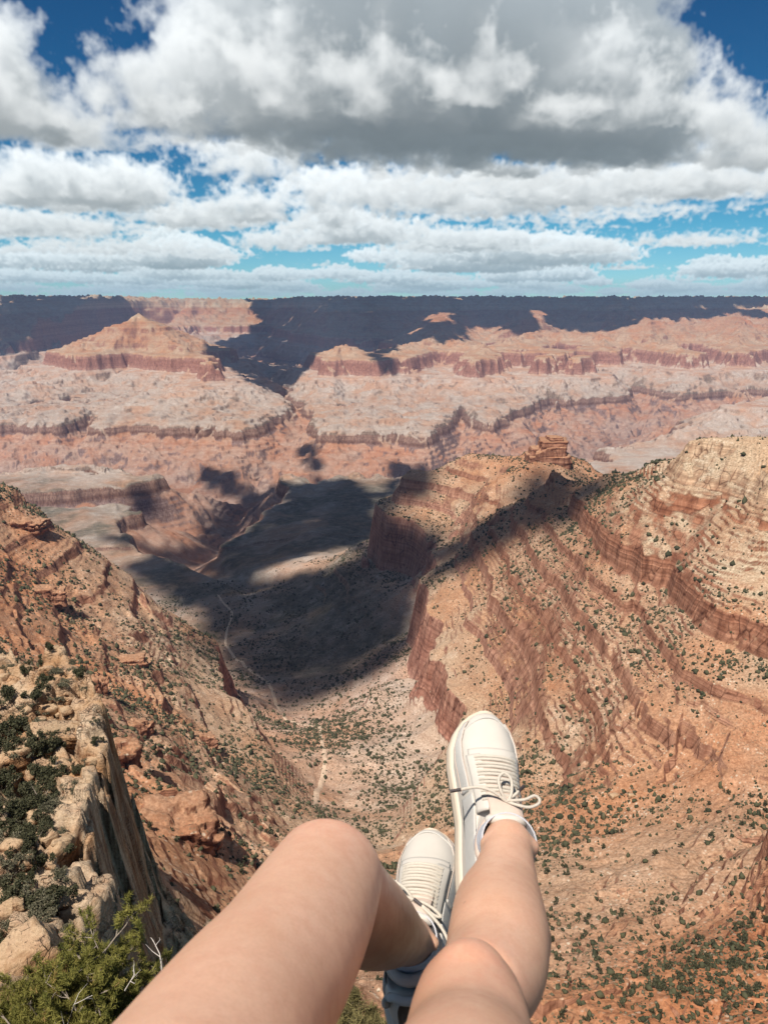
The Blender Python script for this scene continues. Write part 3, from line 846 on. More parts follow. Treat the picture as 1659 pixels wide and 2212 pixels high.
def shadow_cloud(polys, du, dv, holes=(), thin=0.0, grow=1.45):
    """Unseen cloud added to cast its shadow on the land inside the outlines."""
    V_, F_ = [], []; n = 0
    v0, f0 = ICO1
    for poly in polys:
        us = [p[0] for p in poly]; vs = [p[1] for p in poly]
        V = min(vs)
        while V < max(vs):
            U = min(us)
            while U < max(us):
                u = U + random.uniform(-.5, .5) * du; vv = V + random.uniform(-.5, .5) * dv
                U += du
                if not inside(u, vv, poly) or any(inside(u, vv, h) for h in holes) or random.random() < thin: continue
                p = hit(u, vv)
                if p is None: continue
                s = (CLOUD_ALT - p.z) / SUN.z
                cpos = np.array(p + SUN * s)
                depth = math.hypot(p.y, p.z)
                rx = depth * du / 1659 * grow * random.uniform(.8, 1.25)
                th = math.atan2(-p.z, p.y)
                ry = min(depth * dv / 1659 / max(abs(math.sin(th)), .16), rx * 6) * grow
                ry = max(ry, rx * .8)
                rz = .5 * min(rx, ry) * random.uniform(.6, 1.4)
                v = v0 * (1 + .25 * rng.standard_normal((len(v0), 1)).astype(np.float32))
                V_.append(v * np.array([rx, ry, rz], np.float32) + cpos + np.array([0, 0, rng.uniform(-40, 60)])); F_.append(f0 + n); n += len(v0)
            V += dv
    o = mesh_from('cloud', np.concatenate(V_), np.concatenate(F_), CLOUD)  # added out of view as a shadow caster
    return tag(o, kind='structure')
# over the valley
shadow_cloud([[(430,1180),(470,1120),(520,1085),(580,1065),(640,1048),(745,1035),(790,1062),(815,1085),(812,1130),(870,1165),(960,1175),(1010,1185),(960,1200),(905,1245),(890,1290),(905,1370),(830,1450),(700,1500),(650,1530),(560,1500),(460,1430),(440,1330),(360,1290),(280,1225),(330,1200)],
                [(820,1078),(860,1015),(905,1010),(940,1024),(900,1060),(850,1080),(840,1100)],
                [(905,1242),(980,1180),(1060,1115),(1130,1065),(1185,1022),(1230,1035),(1300,1045),(1335,1048),(1260,1075),(1215,1130),(1120,1150),(1040,1205),(990,1225),(950,1240),(930,1275)]],
               12, 7, holes=[[(530,1255),(560,1225),(650,1205),(730,1180),(790,1190),(760,1225),(650,1245),(570,1262)]], grow=1.35)
# over the far rim
shadow_cloud([[(590,629),(700,628),(1300,628),(1659,629),(1659,656),(1560,658),(1440,655),(1425,668),(1659,672),(1659,684),(1590,672),(1520,682),(1400,680),(1330,712),(1200,705),(1165,690),(1140,712),(1010,696),(1000,730),(900,735),(850,755),(825,790),(805,770),(760,735),(725,735),(680,765),(655,800),(610,840),(560,835),(500,795),(450,752),(560,712),(590,690),(555,672)]],
               13, 4.0, grow=1.15, holes=[[(922,672),(978,672),(990,702),(912,702)], [(1138,670),(1174,670),(1186,698),(1132,698)]])
shadow_cloud([[(0,629),(130,629),(130,652),(220,652),(262,650),(280,672),(240,690),(200,712),(110,700),(60,730),(0,760),(0,700)]], 16, 5, thin=.15, grow=1.0)
# small ones
shadow_cloud([[(425,1022),(460,1016),(500,1035),(525,1060),(505,1070),(470,1055),(440,1032)]], 12, 7, grow=1.0)
shadow_cloud([[(275,1088),(300,1065),(335,1095),(325,1110)]], 12, 7, grow=1.0)
shadow_cloud([[(642,970),(662,965),(680,985),(692,1015),(668,1010),(648,990)]], 12, 8, thin=.25, grow=.9)
shadow_cloud([[(200,1155),(300,1168),(320,1185),(250,1180)]], 12, 7, thin=.2, grow=1.0)

def shadow_deck(x0, x1, y0, y1, step):
    """More unseen cloud, added to shade the plateau behind the rim."""
    V_, F_, n = [], [], 0
    v0, f0 = ICO1
    for x in np.arange(x0, x1, step):
        for y in np.arange(y0, y1, step):
            px, py = x + random.uniform(-.4, .4) * step, y + random.uniform(-.4, .4) * step
            s = (CLOUD_ALT - 110) / SUN.z
            r = step * random.uniform(.75, 1.1)
            v = v0 * (1 + .2 * rng.standard_normal((len(v0), 1)).astype(np.float32)) * np.array([r, r, r * .4], np.float32)
            V_.append(v + np.array([px + SUN.x * s, py + SUN.y * s, CLOUD_ALT + rng.uniform(-40, 60)])); F_.append(f0 + n); n += len(v0)
    tag(mesh_from('cloud', np.concatenate(V_), np.concatenate(F_), CLOUD), kind='structure')  # added out of view to keep sun off the rim top
shadow_deck(-2700, 12500, 15400, 18600, 420)
shadow_deck(-9500, -5600, 14300, 16500, 420)
# ------------------------------------------------------------------ plants
def leaf_mat(name, dark, light, dry, trans=.25):
    m, nt, b = new_mat(name)
    a = nt.node('ShaderNodeAttribute', attribute_name='tone').outputs['Fac']
    rnd = nt.node('ShaderNodeObjectInfo').outputs['Random']
    col = nt.ramp(a, [(0, dark), (.55, light), (.86, light), (1, dry)])
    col = nt.mix(nt.range(rnd, 0, 1, .0, .35), col, nt.mix(1.0, col, (.75, .85, .8), 'MULTIPLY'))
    nt.l.new(col, b.inputs['Base Color']); b.inputs['Roughness'].default_value = .75; b.inputs['Specular IOR Level'].default_value = .15
    return m
M_JUN = leaf_mat('juniper_green', (.036, .040, .022), (.085, .083, .045), (.15, .12, .07))
M_SAGE = leaf_mat('sage_grey', (.075, .072, .045), (.16, .145, .095), (.22, .18, .11))
M_PINE = leaf_mat('pine_needles', (.075, .085, .018), (.26, .235, .06), (.42, .26, .10))
M_DRY = leaf_mat('dry_leaves', (.09, .075, .035), (.22, .18, .075), (.34, .27, .14))
M_BARK = simple_mat('grey_bark', (.30, .25, .20), .9, .1, .3, 60, .5, 120)
M_DEAD = simple_mat('bleached_wood', (.62, .56, .50), .85, .1, .2, 60, .4, 150)

def leaves(centres, n, spread, size, aspect=1.0, up=.0, seed=0):
    """n little leaf faces scattered round each centre."""
    r = np.random.default_rng(seed)
    C = np.repeat(np.asarray(centres, np.float32), n, axis=0)
    d = r.standard_normal(C.shape).astype(np.float32); d /= np.linalg.norm(d, axis=1, keepdims=True) + 1e-6
    P = C + d * spread * (r.random((len(C), 1)) ** .45).astype(np.float32)
    ax = r.standard_normal(C.shape).astype(np.float32) + d * .6; ax[:, 2] += up; ax /= np.linalg.norm(ax, axis=1, keepdims=True) + 1e-6
    s = np.cross(ax, r.standard_normal(C.shape)); s /= np.linalg.norm(s, axis=1, keepdims=True) + 1e-6
    L = size * (.6 + .8 * r.random((len(C), 1))); Wd = L / aspect * .5
    v = np.stack([P - s * Wd, P + s * Wd, P + ax * L + s * Wd * .3, P + ax * L - s * Wd * .3], 1).reshape(-1, 3)
    f = np.arange(len(v)).reshape(-1, 4)
    tone = np.repeat(np.clip(r.normal(.5, .25, len(C)), 0, 1), 4)
    return v, f, tone

def tube(path, radii, seg=6):
    path = np.asarray(path, float); v = []; f = []
    for i, p in enumerate(path):
        t = path[min(i + 1, len(path) - 1)] - path[max(i - 1, 0)]; t = t / (np.linalg.norm(t) + 1e-9)
        a = np.array([0, 0, 1.0]) if abs(t[2]) < .9 else np.array([1.0, 0, 0])
        u = np.cross(t, a); u /= np.linalg.norm(u); w_ = np.cross(t, u)
        for k in range(seg):
            an = 2 * math.pi * k / seg
            v.append(p + radii[i] * (math.cos(an) * u + math.sin(an) * w_))
    for i in range(len(path) - 1):
        for k in range(seg):
            a = i * seg + k; b = i * seg + (k + 1) % seg
            f.append((a, b, b + seg, a + seg))
    return np.array(v, np.float32), np.array(f, np.int32)

def join(parts):
    V_, F_, n = [], [], 0
    for p in parts:
        V_.append(p[0]); F_.append(p[1] + n); n += len(p[0])
    return np.concatenate(V_), np.concatenate(F_)

def empty(name, loc, rz=0.0, sc=1.0):
    o = bpy.data.objects.new(name, None); o.location = loc; o.rotation_euler = (0, 0, rz); o.scale = (sc, sc, sc); o.empty_display_size = .2
    return link(o)

def crown_centres(n, flat, seed):
    """Lump centres of an uneven crown of unit radius."""
    r = np.random.default_rng(seed); out = []
    lobes = [(r.normal(0, .42, 2), r.uniform(.35, .95), r.uniform(.28, .5)) for _ in range(5)]
    for _ in range(n):
        (c, h, rad) = lobes[r.integers(len(lobes))]
        d = r.standard_normal(3); d /= np.linalg.norm(d)
        q = d * rad * r.random() ** .35
        out.append((c[0] + q[0], c[1] + q[1], max(.05, (h + q[2]) * flat)))
    return np.array(out)

def make_shrub_meshes(name, mat, nclump, nleaf, size, flat, seeds):
    """Crown and stem meshes of unit radius (shared by the copies)."""
    res = []
    for sd in seeds:
        c = crown_centres(nclump, flat, sd)
        v, f, tone = leaves(c, nleaf, .17, size, 1.6, .3, sd)
        o = mesh_from('crown', v, f, mat, attrs={'tone': tone}); me = o.data; bpy.data.objects.remove(o)
        r = np.random.default_rng(sd)
        ps = [tube([(0, 0, -.3), (c[k][0] * .4, c[k][1] * .4, c[k][2] * .4), c[k]], [.05, .03, .012], 5) for k in r.integers(0, len(c), 6)]
        v, f = join(ps); o = mesh_from('trunk', v, f, M_BARK); mt = o.data; bpy.data.objects.remove(o)
        res.append((me, mt))
    return res

def plant(name, meshes, loc, rad, label, category, group=None, stretch=1.0):
    o = empty(name, loc, random.uniform(0, 6.28), rad)
    o.scale = (rad * random.uniform(.9, 1.15), rad * random.uniform(.9, 1.15), rad * stretch)
    tag(o, label, category, group)
    me, mt = random.choice(meshes)
    link(bpy.data.objects.new('crown', me), o)
    if mt is not None: link(bpy.data.objects.new('trunk', mt), o)
    return o
# ------------------------------------------------------------------ loose rocks and the pinnacle
M_PALE = pale_rock_mat('pale_limestone', (.54, .38, .235), (.66, .49, .33), (.60, .48, .40), .6)
M_RED = pale_rock_mat('red_sandstone', (.46, .22, .12), (.56, .33, .20), (.62, .52, .48))
def rock_mesh(name, mat, sx, sy, sz, seed, layered=.5, sub=4):
    """A jointed block: a rough box cut by random planes, with beds standing out."""
    r = np.random.default_rng(seed)
    v, f = ico(sub); v = v.copy()
    pl = r.standard_normal((14, 3)); pl[:6] = [[1,0,0],[-1,0,0],[0,1,0],[0,-1,0],[0,0,1],[0,0,-1]]; pl[:6] += r.normal(0, .12, (6, 3)); pl /= np.linalg.norm(pl, axis=1, keepdims=True)
    off = np.r_[r.uniform(.55, .68, 6), r.uniform(.72, .95, 8)]
    dist = np.min(np.where((v @ pl.T) > 1e-3, off / np.maximum(v @ pl.T, 1e-3), 9), axis=1)
    v = v * dist[:, None] * np.array([sx, sy, sz]) * 1.55
    n = fbm(v[:, 0] * 1.0 + seed, v[:, 1] + v[:, 2], max(sx, sy) * .7, 5, seed, .55)
    bed = np.sin(v[:, 2] / sz * 9 + 4 * n) ; bed = np.sign(bed) * np.abs(bed) ** .4
    v[:, :2] *= (1 + layered * .07 * bed + .14 * n)[:, None]
    if mat is ROCK:             # a crag: joints split it into upright blocks
        cid, e = voronoi(v[:, 0] / (sx * .42) + seed, v[:, 1] / (sx * .42) + .4 * v[:, 2] / sz, seed)
        v[:, 2] += (cid - .5) * sz * .55; v[:, :2] *= (1 + .22 * (cid - .5))[:, None]; v *= (1 - .10 * (1 - smooth(0, .12, e)))[:, None]
    return mesh_from(name, v, f, mat)
def as_strata(o, z0):
    """Lets a crag share the banded rock of the canyon walls."""
    me = o.data; v = np.empty(len(me.vertices) * 3, np.float32); me.vertices.foreach_get('co', v); v = v.reshape(-1, 3)
    for an, av in (('strata', z0 + v[:, 2]), ('pale', 0 * v[:, 2])):
        a = me.attributes.new(an, 'FLOAT', 'POINT'); a.data.foreach_set('value', av.astype(np.float32))
def place_rock(name, mat, p, size, rot, seed, label=None, category='rock', group=None, layered=.5, sub=4):
    o = rock_mesh(name, mat, *size, seed, layered, sub)
    if mat is ROCK: as_strata(o, -335 - (seed % 5) * 9)
    o.location = p; o.rotation_euler = rot
    return tag(o, label, category, group) if label else tag(o, kind='structure')
def rp(U, V, lift=0.0):
    p = near_hit(U, V); p.z += lift; return p
def pinnacle():
    """The stacked rock tower on the far spur."""
    p = hit(1180, 990)
    ps = []
    for sx, sy, sz, ox, oz, sd in ((60, 52, 26, -4, -10, 1), (44, 42, 30, 8, 14, 2), (40, 40, 22, 14, 40, 3), (22, 26, 9, 20, 62, 5), (26, 24, 30, -30, 6, 7), (18, 18, 22, -48, -6, 8), (14, 20, 26, -14, 34, 9)):
        o = rock_mesh('block', M_RED, sx, sy, sz, 40 + sd, .28, 5); me = o.data
        v = np.empty(len(me.vertices) * 3, np.float32); me.vertices.foreach_get('co', v); v = v.reshape(-1, 3) + np.array([ox, 0, oz])
        f = np.empty(len(me.polygons) * 3, np.int32); me.polygons.foreach_get('vertices', f)
        bpy.data.objects.remove(o); ps.append((v, f.reshape(-1, 3)))
    v, f = join(ps); v = v * np.array([.85, .85, .8])
    o = mesh_from('rock_pinnacle', v, f, ROCK); as_strata(o, -372); o.location = p
    tag(o, 'squat layered red rock tower standing on the sunlit far spur', 'rock')
pinnacle()
for (U, V), size, rot, sd, lab in (((60, 2075), (1.6, 1.5, 1.3), (.2, -.3, .5), 61, 'large pale cracked boulder beside the pinyon in the bottom left corner'),
                               ((140, 1590), (3.2, 1.7, .8), (.25, .30, .7), 62, 'long pale flat slab lying tilted in a crevice of the near cliff'),
                               ((20, 1650), (2.6, 2.2, 1.6), (.1, -.15, .3), 64, 'stack of layered tan rock at the left edge of the near cliff')):
    place_rock('boulder', M_PALE, rp(U, V, .25), size, rot, sd, lab)
for (U, V), size, rot, sd, lab in (((276, 1432), (26, 12, 7), (0, .08, .35), 71, 'long flat fronted red block on the left canyon wall'),
                               ((205, 1492), (12, 12, 14), (0, 0, .5), 72, 'square red block with dark hollow sides beyond the near cliff'),
                               ((110, 1290), (22, 16, 12), (0, .05, .2), 73, 'broad red rock bastion high on the left canyon wall'),
                               ((60, 1140), (30, 18, 12), (0, .05, .25), 74, 'red ledge block at the crest of the left canyon wall'),
  ((250, 1640), (19, 15, 13), (.05, .12, .5), 75, 'large orange red block with dark right face just beyond the near cliff'),
  ((390, 1800), (21, 17, 13), (.10, .14, .4), 76, 'big rust red knoll of cracked rock left of the bent knee'),
  ((300, 1580), (14, 10, 11), (.0, .1, .7), 77, 'dark sided red tower between the flat fronted block and the near cliff'),
  ((440, 1600), (15, 9, 9), (.0, .1, .3), 78, 'low broken red ledge above the rust red knoll')):
    p = hit(U, V)
    if p is not None: place_rock('rock_outcrop', ROCK, p, size, rot, sd, lab, layered=.7, sub=5)
for (U, V), size, rot, sd, lab in (((1326, 1723), (4.2, 3.2, 2.6), (0, .2, .4), 81, 'larger white boulder on the scrubby slope right of the shoe'),
                               ((1365, 1722), (4.6, 2.4, 2.0), (0, .1, .1), 82, 'flatter white boulder next to the larger one on the scrubby slope')):
    p = hit(U, V)
    if p is not None: place_rock('boulder', M_PALE, p, size, rot, sd, lab, sub=3)

# loose angular stones on the near cliff
for k in range(42):
    V = random.uniform(1430, 2000); U = random.uniform(0, 215 if V < 1750 else 150)
    p = near_hit(U, V)
    if p is None: continue
    q = random.uniform(.35, 1.1)
    place_rock('stone', M_PALE, p + Vector((0, 0, q * .15)), (q, q * random.uniform(.6, 1), q * random.uniform(.4, .8)), (random.uniform(-.4, .4), random.uniform(-.4, .4), random.uniform(0, 6)), 200 + k,
               'loose angular pale stone lying among the bushes of the near left cliff', 'stone', 'loose stones on the near left cliff', .3, 3)
# ------------------------------------------------------------------ the pale track on the valley floor
def trail(name, pts, width):
    P = []
    for (u0, v0), (u1, v1) in zip(pts[:-1], pts[1:]):
        for t in np.linspace(0, 1, 18, endpoint=False):
            p = hit(u0 + (u1 - u0) * t, v0 + (v1 - v0) * t)
            if p is not None: P.append((p.x, p.y))
    P = np.array(P); P[1:-1] = .25 * P[:-2] + .5 * P[1:-1] + .25 * P[2:]
    d = np.gradient(P, axis=0); d /= np.linalg.norm(d, axis=1, keepdims=True) + 1e-6; nrm = np.stack([-d[:, 1], d[:, 0]], 1)
    arc = np.r_[0, np.cumsum(np.hypot(*np.diff(P, axis=0).T))]
    for _ in range(6): P[1:-1] = .25 * P[:-2] + .5 * P[1:-1] + .25 * P[2:]
    P = P + nrm * (16 * fbm(arc, arc * 0 + 5, 150, 3, 711) * np.sin(np.clip(arc / arc[-1], 0, 1) * math.pi) ** .5)[:, None]
    w_ = width * (1 + .45 * fbm(P[:, 0], P[:, 1], 60, 4, 701))
    rows_ = []
    for q in np.linspace(-1, 1, 7):
        X = P[:, 0] + nrm[:, 0] * q * w_; Y = P[:, 1] + nrm[:, 1] * q * w_
        rows_.append(np.stack([X, Y, height_at(X, Y) + .9 - .9 * abs(q) ** 3], -1))
    v, f = grid_mesh(np.stack(rows_, 0))
    tag(mesh_from(name, v, f, M_SAND), kind='structure')
M_SAND = simple_mat('trail_sand', (.58, .43, .31), .95, .05, .2, .3)
def grid_mesh(P):
    a, b = P.shape[:2]; idx = np.arange(a * b).reshape(a, b)
    return P.reshape(-1, 3), np.stack([idx[:-1, :-1], idx[:-1, 1:], idx[1:, 1:], idx[1:, :-1]], -1).reshape(-1, 4)
trail('trail', [(470,1285),(500,1322),(485,1395),(530,1440),(562,1465),(590,1490),(603,1530),(618,1556),(650,1566),(690,1570)], 3.8)
trail('dry_wash', [(690,1570),(702,1600),(694,1650),(690,1700),(682,1745)], 3.6)
BUSH_NEAR = make_shrub_meshes('bush', M_JUN, 60, 42, .11, 1.0, (11, 12, 13, 14))
SAGE_NEAR = make_shrub_meshes('sage', M_SAGE, 50, 34, .10, .75, (21, 22, 23))
FAR_TREE = make_shrub_meshes('tree', M_JUN, 22, 9, .30, 1.15, (31, 32, 33, 34))
# bushes on the near cliff: (U, V, picture radius, kind)
NEAR_BUSH = [(95,1470,22,0),(20,1500,26,0),(60,1515,22,1),(130,1440,18,1),(25,1440,16,1),(110,1395,14,0),(40,1390,14,1),(170,1455,16,0),(75,1560,22,1),(130,1500,18,1),(15,1600,30,0),(40,1630,22,1),
             (170,1660,16,0),(120,1655,22,0),(60,1740,30,0),(110,1730,26,1),(25,1760,26,0),(150,1700,18,1),(30,1850,24,1),(20,1930,34,0),(60,1900,22,0),(95,1960,24,1),(40,2010,30,0),(10,1990,20,1),(190,1640,14,1),(205,1600,12,0),(80,1690,24,1),(5,1690,24,0),(120,1800,18,1),(165,1560,12,1),(60,1440,16,0),(140,1470,16,1),(70,1500,20,0),(100,1530,18,1),(45,1560,20,0),(20,1570,20,1),(90,1620,22,0),(140,1640,14,1),(60,1680,22,1),(10,1720,22,1),(85,1770,24,0),(50,1800,26,0),(10,1820,26,1),(90,1860,24,0),(130,1880,20,1),(70,1950,28,1),(20,1880,24,1),(110,1930,22,0),(130,2000,20,1),(70,2010,24,1),(155,1425,12,1),(90,1425,14,0),(190,1480,12,1),(205,1550,12,1),(60,1415,12,1),(12,1666,22,0),(7,1629,22,1),(108,1973,12,0),(48,1794,15,0),(113,1677,12,1),(108,1922,15,0),(75,1699,30,0),(72,1599,30,0),(24,1787,22,0),(112,1600,26,0),(35,1563,30,0),(68,1941,22,0),(58,1829,15,0),(97,1697,12,0),(75,1580,18,1),(63,1800,18,0),(26,2008,22,0),(59,1845,15,0),(79,1756,30,1),(38,1649,12,1),(91,1662,26,0),(112,1614,18,0),(42,1571,12,0),(129,1890,12,0),(115,1690,30,0),(117,1947,30,0),(22,1692,22,0),(45,1621,15,0),(49,1817,22,0),(108,1724,18,1),(117,1603,22,0),(7,1611,30,0),(131,1827,26,0),(78,1805,18,0),(63,1615,22,1),(64,2004,15,0),(4,1744,22,0),(106,1671,15,0),(4,1644,18,0),(104,1796,22,0),(6,1623,18,1),(68,1612,30,1),(96,1951,12,0),(58,1734,26,0),(88,1711,30,0),(71,1926,30,1)]
for U, V, rp, kd in NEAR_BUSH:
    p = near_hit(U, V + rp * .6)
    if p is None: continue
    rad = rp / 1659 * .9974 * math.hypot(p.y, p.z) * 1.1
    p.z -= .1 * rad
    if kd == 0: plant('bush', BUSH_NEAR, p, rad, 'dense dark green bush growing among the pale rocks of the near left cliff', 'bush', 'green bushes on the near left cliff')
    else: plant('shrub', SAGE_NEAR, p, rad, 'thin grey brown shrub growing among the pale rocks of the near left cliff', 'shrub', 'grey shrubs on the near left cliff', .85)

# trees and shrubs dotted over the slopes
def scatter(n):
    ny, nx = ZG.shape
    sub = (YG[:-1, :-1] > 170) & (YG[:-1, :-1] < 2600) & (np.abs(TG[:-1, :-1]) < .66)
    zx = (ZG[:-1, 1:] - ZG[:-1, :-1]) / (XG[:-1, 1:] - XG[:-1, :-1]); zy = (ZG[1:, :-1] - ZG[:-1, :-1]) / (YG[1:, :-1] - YG[:-1, :-1]) - 0
    sl = np.hypot(zx, zy - TG[:-1, :-1] * zx)
    area = (XG[:-1, 1:] - XG[:-1, :-1]) * (YG[1:, :-1] - YG[:-1, :-1])
    X = XG[:-1, :-1]; Y = YG[:-1, :-1]; st = STG[:-1, :-1]
    dens = np.clip(.30 + 1.9 * fbm(X, Y, 190, 6, 501, .6), .05, 3) * (sl < 1.25) * np.where(sl < .85, 1, .5)
    dens *= np.where(st < -770, np.where(Y < 1500, .9, .5), 1) * np.where((st > -330) & (X > 150), 1.4, 1)
    w_ = np.where(sub, dens * area ** .72, 0).ravel()
    k = rng.choice(len(w_), n, p=w_ / w_.sum())
    X = X.ravel()[k] + rng.uniform(0, 1, n) * 1.5; Y = Y.ravel()[k] + rng.uniform(0, 1, n) * 1.5
    return X, Y, height_at(X, Y)
SX, SY, SZ = scatter(115000)
srad = np.clip(np.exp(rng.normal(-.05, .60, len(SX))), .3, 3.4) * np.interp(SY, [200, 500, 1500], [.55, .85, 1.0])
app = srad / np.hypot(SY, SZ)
ca, sa_ = SY * CP - SZ * SP, SY * SP + SZ * CP
inview = (np.abs(SX / ca) < .5) & (np.abs(sa_ / ca) < .67)
# hidden ones (behind a ridge, or under the near cliff) are left to the mass
def visible(x, y, z):
    for q in np.linspace(.35, .985, 60):
        yy = y * q
        if yy > 40 and height_at(x * q, yy)[0] > z * q + 1.0: return False
        if 22 < yy < 125 and -81 < x * q < -7 and near_z(np.array([x * q]), np.array([yy]))[0] > z * q: return False
    return True
order = np.argsort(-np.where(inview, app, 0)); single = []; seen_px = {}
for i in order:
    if len(single) >= 270 or len(single) + 0 and app[i] * F < 1.2: break
    if visible(SX[i], SY[i], SZ[i]): single.append(i)
single_set = set(single)
for i in single:
    x, y, z = SX[i], SY[i], SZ[i]
    if x > 60: lab, gr = 'small dark green juniper on the open orange slope to the right of the legs', 'junipers on the right slope'
    elif x > -95: lab, gr = 'small dark green juniper on the stony slope below the shoes', 'junipers on the slope below the shoes'
    else: lab, gr = 'small dark green juniper on the red rock ledges of the left canyon wall', 'junipers on the left canyon wall'
    plant('juniper_tree', FAR_TREE, (x, y, z - .15), srad[i], lab, 'tree', gr, random.uniform(.9, 1.4))
# everything finer: one mass of scrub
rest = np.array([i for i in range(len(SX)) if i not in single_set and (inview[i] or app[i] > 0 and abs(SX[i]) < .75 * SY[i])])
def scrub_mass(name, idx, mat, v0, f0, zs):
    n = len(idx)
    P = np.stack([SX[idx], SY[idx], SZ[idx]], 1).astype(np.float32)
    R = srad[idx].astype(np.float32)
    jit = 1 + .42 * rng.standard_normal((n, len(v0), 1)).astype(np.float32)
    ang = rng.uniform(0, 6.28, n); ca_, sn = np.cos(ang), np.sin(ang)
    v = v0[None] * jit * R[:, None, None] * np.array([1, 1, zs], np.float32)
    x = v[..., 0] * ca_[:, None] - v[..., 1] * sn[:, None]; y = v[..., 0] * sn[:, None] + v[..., 1] * ca_[:, None]
    v = np.stack([x, y, v[..., 2] + R[:, None] * .45], -1) + P[:, None]
    f = f0[None] + (np.arange(n) * len(v0))[:, None, None]
    tone = np.repeat(np.clip(rng.normal(.45, .25, n), 0, 1), len(v0)) + rng.normal(0, .08, n * len(v0))
    o = mesh_from(name, v.reshape(-1, 3), f.reshape(-1, 3), mat, attrs={'tone': np.clip(tone, 0, 1)})
    return tag(o, kind='stuff')
ICO_FAR = (np.array([(0, 0, 1), (.9, 0, .35), (.28, .85, .35), (-.73, .53, .3), (-.73, -.53, .35), (.28, -.85, .3), (.73, .53, -.3), (-.28, .85, -.35), (-.9, 0, -.35), (-.28, -.85, -.3), (.73, -.53, -.35), (0, 0, -1)], np.float32), np.array([(0,1,2),(0,2,3),(0,3,4),(0,4,5),(0,5,1),(1,6,2),(2,7,3),(3,8,4),(4,9,5),(5,10,1),(6,7,2),(7,8,3),(8,9,4),(9,10,5),(10,6,1),(11,7,6),(11,8,7),(11,9,8),(11,10,9),(11,6,10)], np.int32))
half = rng.random(len(rest)) < .68
closer = SY[rest] < 650
scrub_mass('scrub', rest[half & closer], M_JUN, *ICO1, 1.1)
scrub_mass('scrub', rest[half & ~closer], M_JUN, *ICO_FAR, 1.15)
srad *= .62
scrub_mass('sagebrush', rest[~half], M_SAGE, *ICO_FAR, .7)
# ------------------------------------------------------------------ pinyon at the bottom left
def grow(start, d, length, rad, depth, paths, tips, r):
    pts = [np.array(start)]; d = np.array(d, float); n = 5
    for k in range(n):
        d = d + r.normal(0, .16, 3); d[2] += .05; d /= np.linalg.norm(d)
        pts.append(pts[-1] + d * length / n)
    paths.append((pts, [rad * (1 - .55 * i / n) for i in range(n + 1)]))
    if depth == 0:
        tips += pts[2:]
        return
    tips.append(pts[-1])
    for k in range(r.integers(4, 6)):
        t = r.integers(2, n + 1); nd = d + r.normal(0, .65, 3); nd /= np.linalg.norm(nd)
        grow(pts[t], nd, length * r.uniform(.5, .75), rad * .5, depth - 1, paths, tips, r)
def needle_tufts(tips, per, length, seed, dens=1):
    """Sprays of needles round the branch tips."""
    r = np.random.default_rng(seed); V_, T_ = [], []
    for t in tips:
        ax = r.normal(0, .5, 3) + np.array([0, 0, .9]); ax /= np.linalg.norm(ax)
        tone = np.clip(r.normal(.45, .2), 0, 1)
        d = ax * .9 + r.normal(0, .55, (per, 3)); d /= np.linalg.norm(d, axis=1, keepdims=True)
        L = length * r.uniform(.6, 1.15, (per, 1)); b = np.array(t) + ax * r.uniform(-.05, .05, (per, 1)) + r.normal(0, .012, (per, 3))
        s = np.cross(d, r.standard_normal((per, 3))); s /= np.linalg.norm(s, axis=1, keepdims=True)
        wv = .0032
        V_.append(np.stack([b - s * wv, b + s * wv, b + d * L + s * wv * .4, b + d * L - s * wv * .4], 1).reshape(-1, 3))
        T_.append(np.repeat(np.clip(tone + r.normal(0, .12, per), 0, 1), 4))
    v = np.concatenate(V_); return v, np.arange(len(v)).reshape(-1, 4), np.concatenate(T_)
def pine(root, height, spread, seed, label, branches, per=70, mat=None, dead=5, name='pine_tree'):
    r = np.random.default_rng(seed)
    o = empty(name, root); tag(o, label, 'tree')
    paths, tips = [], []
    for tx, ty, tz in branches:
        grow((0, 0, 0), (tx, ty, tz), math.sqrt(tx * tx + ty * ty + tz * tz) * .54, .05, 3, paths, tips, r)
    v, f = join([tube(p, q, 6) for p, q in paths]); mesh_from('trunk', v, f, M_BARK, o, True)
    v, f, tone = needle_tufts(tips, per, .062, seed); mesh_from('crown', v, f, mat or M_PINE, o, attrs={'tone': tone})
    return o, tips
PR = at_d(215, 2420, 9.4)
def rel(U, V, d): return tuple(at_d(U, V, d) - PR)
pine(PR, 2, 1, 5, 'yellow green pinyon pine reaching up into the bottom left corner', 
     [rel(120,2060,9.6), rel(40,2130,9.2), rel(185,2080,9.9), rel(250,2040,10.0), rel(310,2020,9.7), rel(345,2060,9.3), rel(150,2160,8.8), rel(300,2130,9.0), rel(225,2130,9.2), rel(-20,2190,9.2), rel(90,2180,8.6)])
def dead_branch(pts, rad, seed, label):
    r = np.random.default_rng(seed); ps = [tube(pts, np.linspace(rad, rad * .35, len(pts)), 6)]
    for k in range(1, len(pts)):
        for _ in range(2):
            d = np.array(pts[k]) - np.array(pts[k - 1]); L = np.linalg.norm(d); d = d / L + r.normal(0, .6, 3); d /= np.linalg.norm(d)
            q = np.array(pts[k - 1]) + (np.array(pts[k]) - np.array(pts[k - 1])) * r.random()
            ps.append(tube([q, q + d * L * .5 + r.normal(0, .01, 3), q + d * L * .9 + r.normal(0, .03, 3)], [rad * .5, rad * .35, rad * .12], 5))
    v, f = join(ps); o = mesh_from('branch', v, f, M_DEAD, None, True)
    return o
def D(U, V, d): return np.array(at_d(U, V, d))
PINE = [o for o in COL.objects if o.name.startswith('pine_tree')][0]
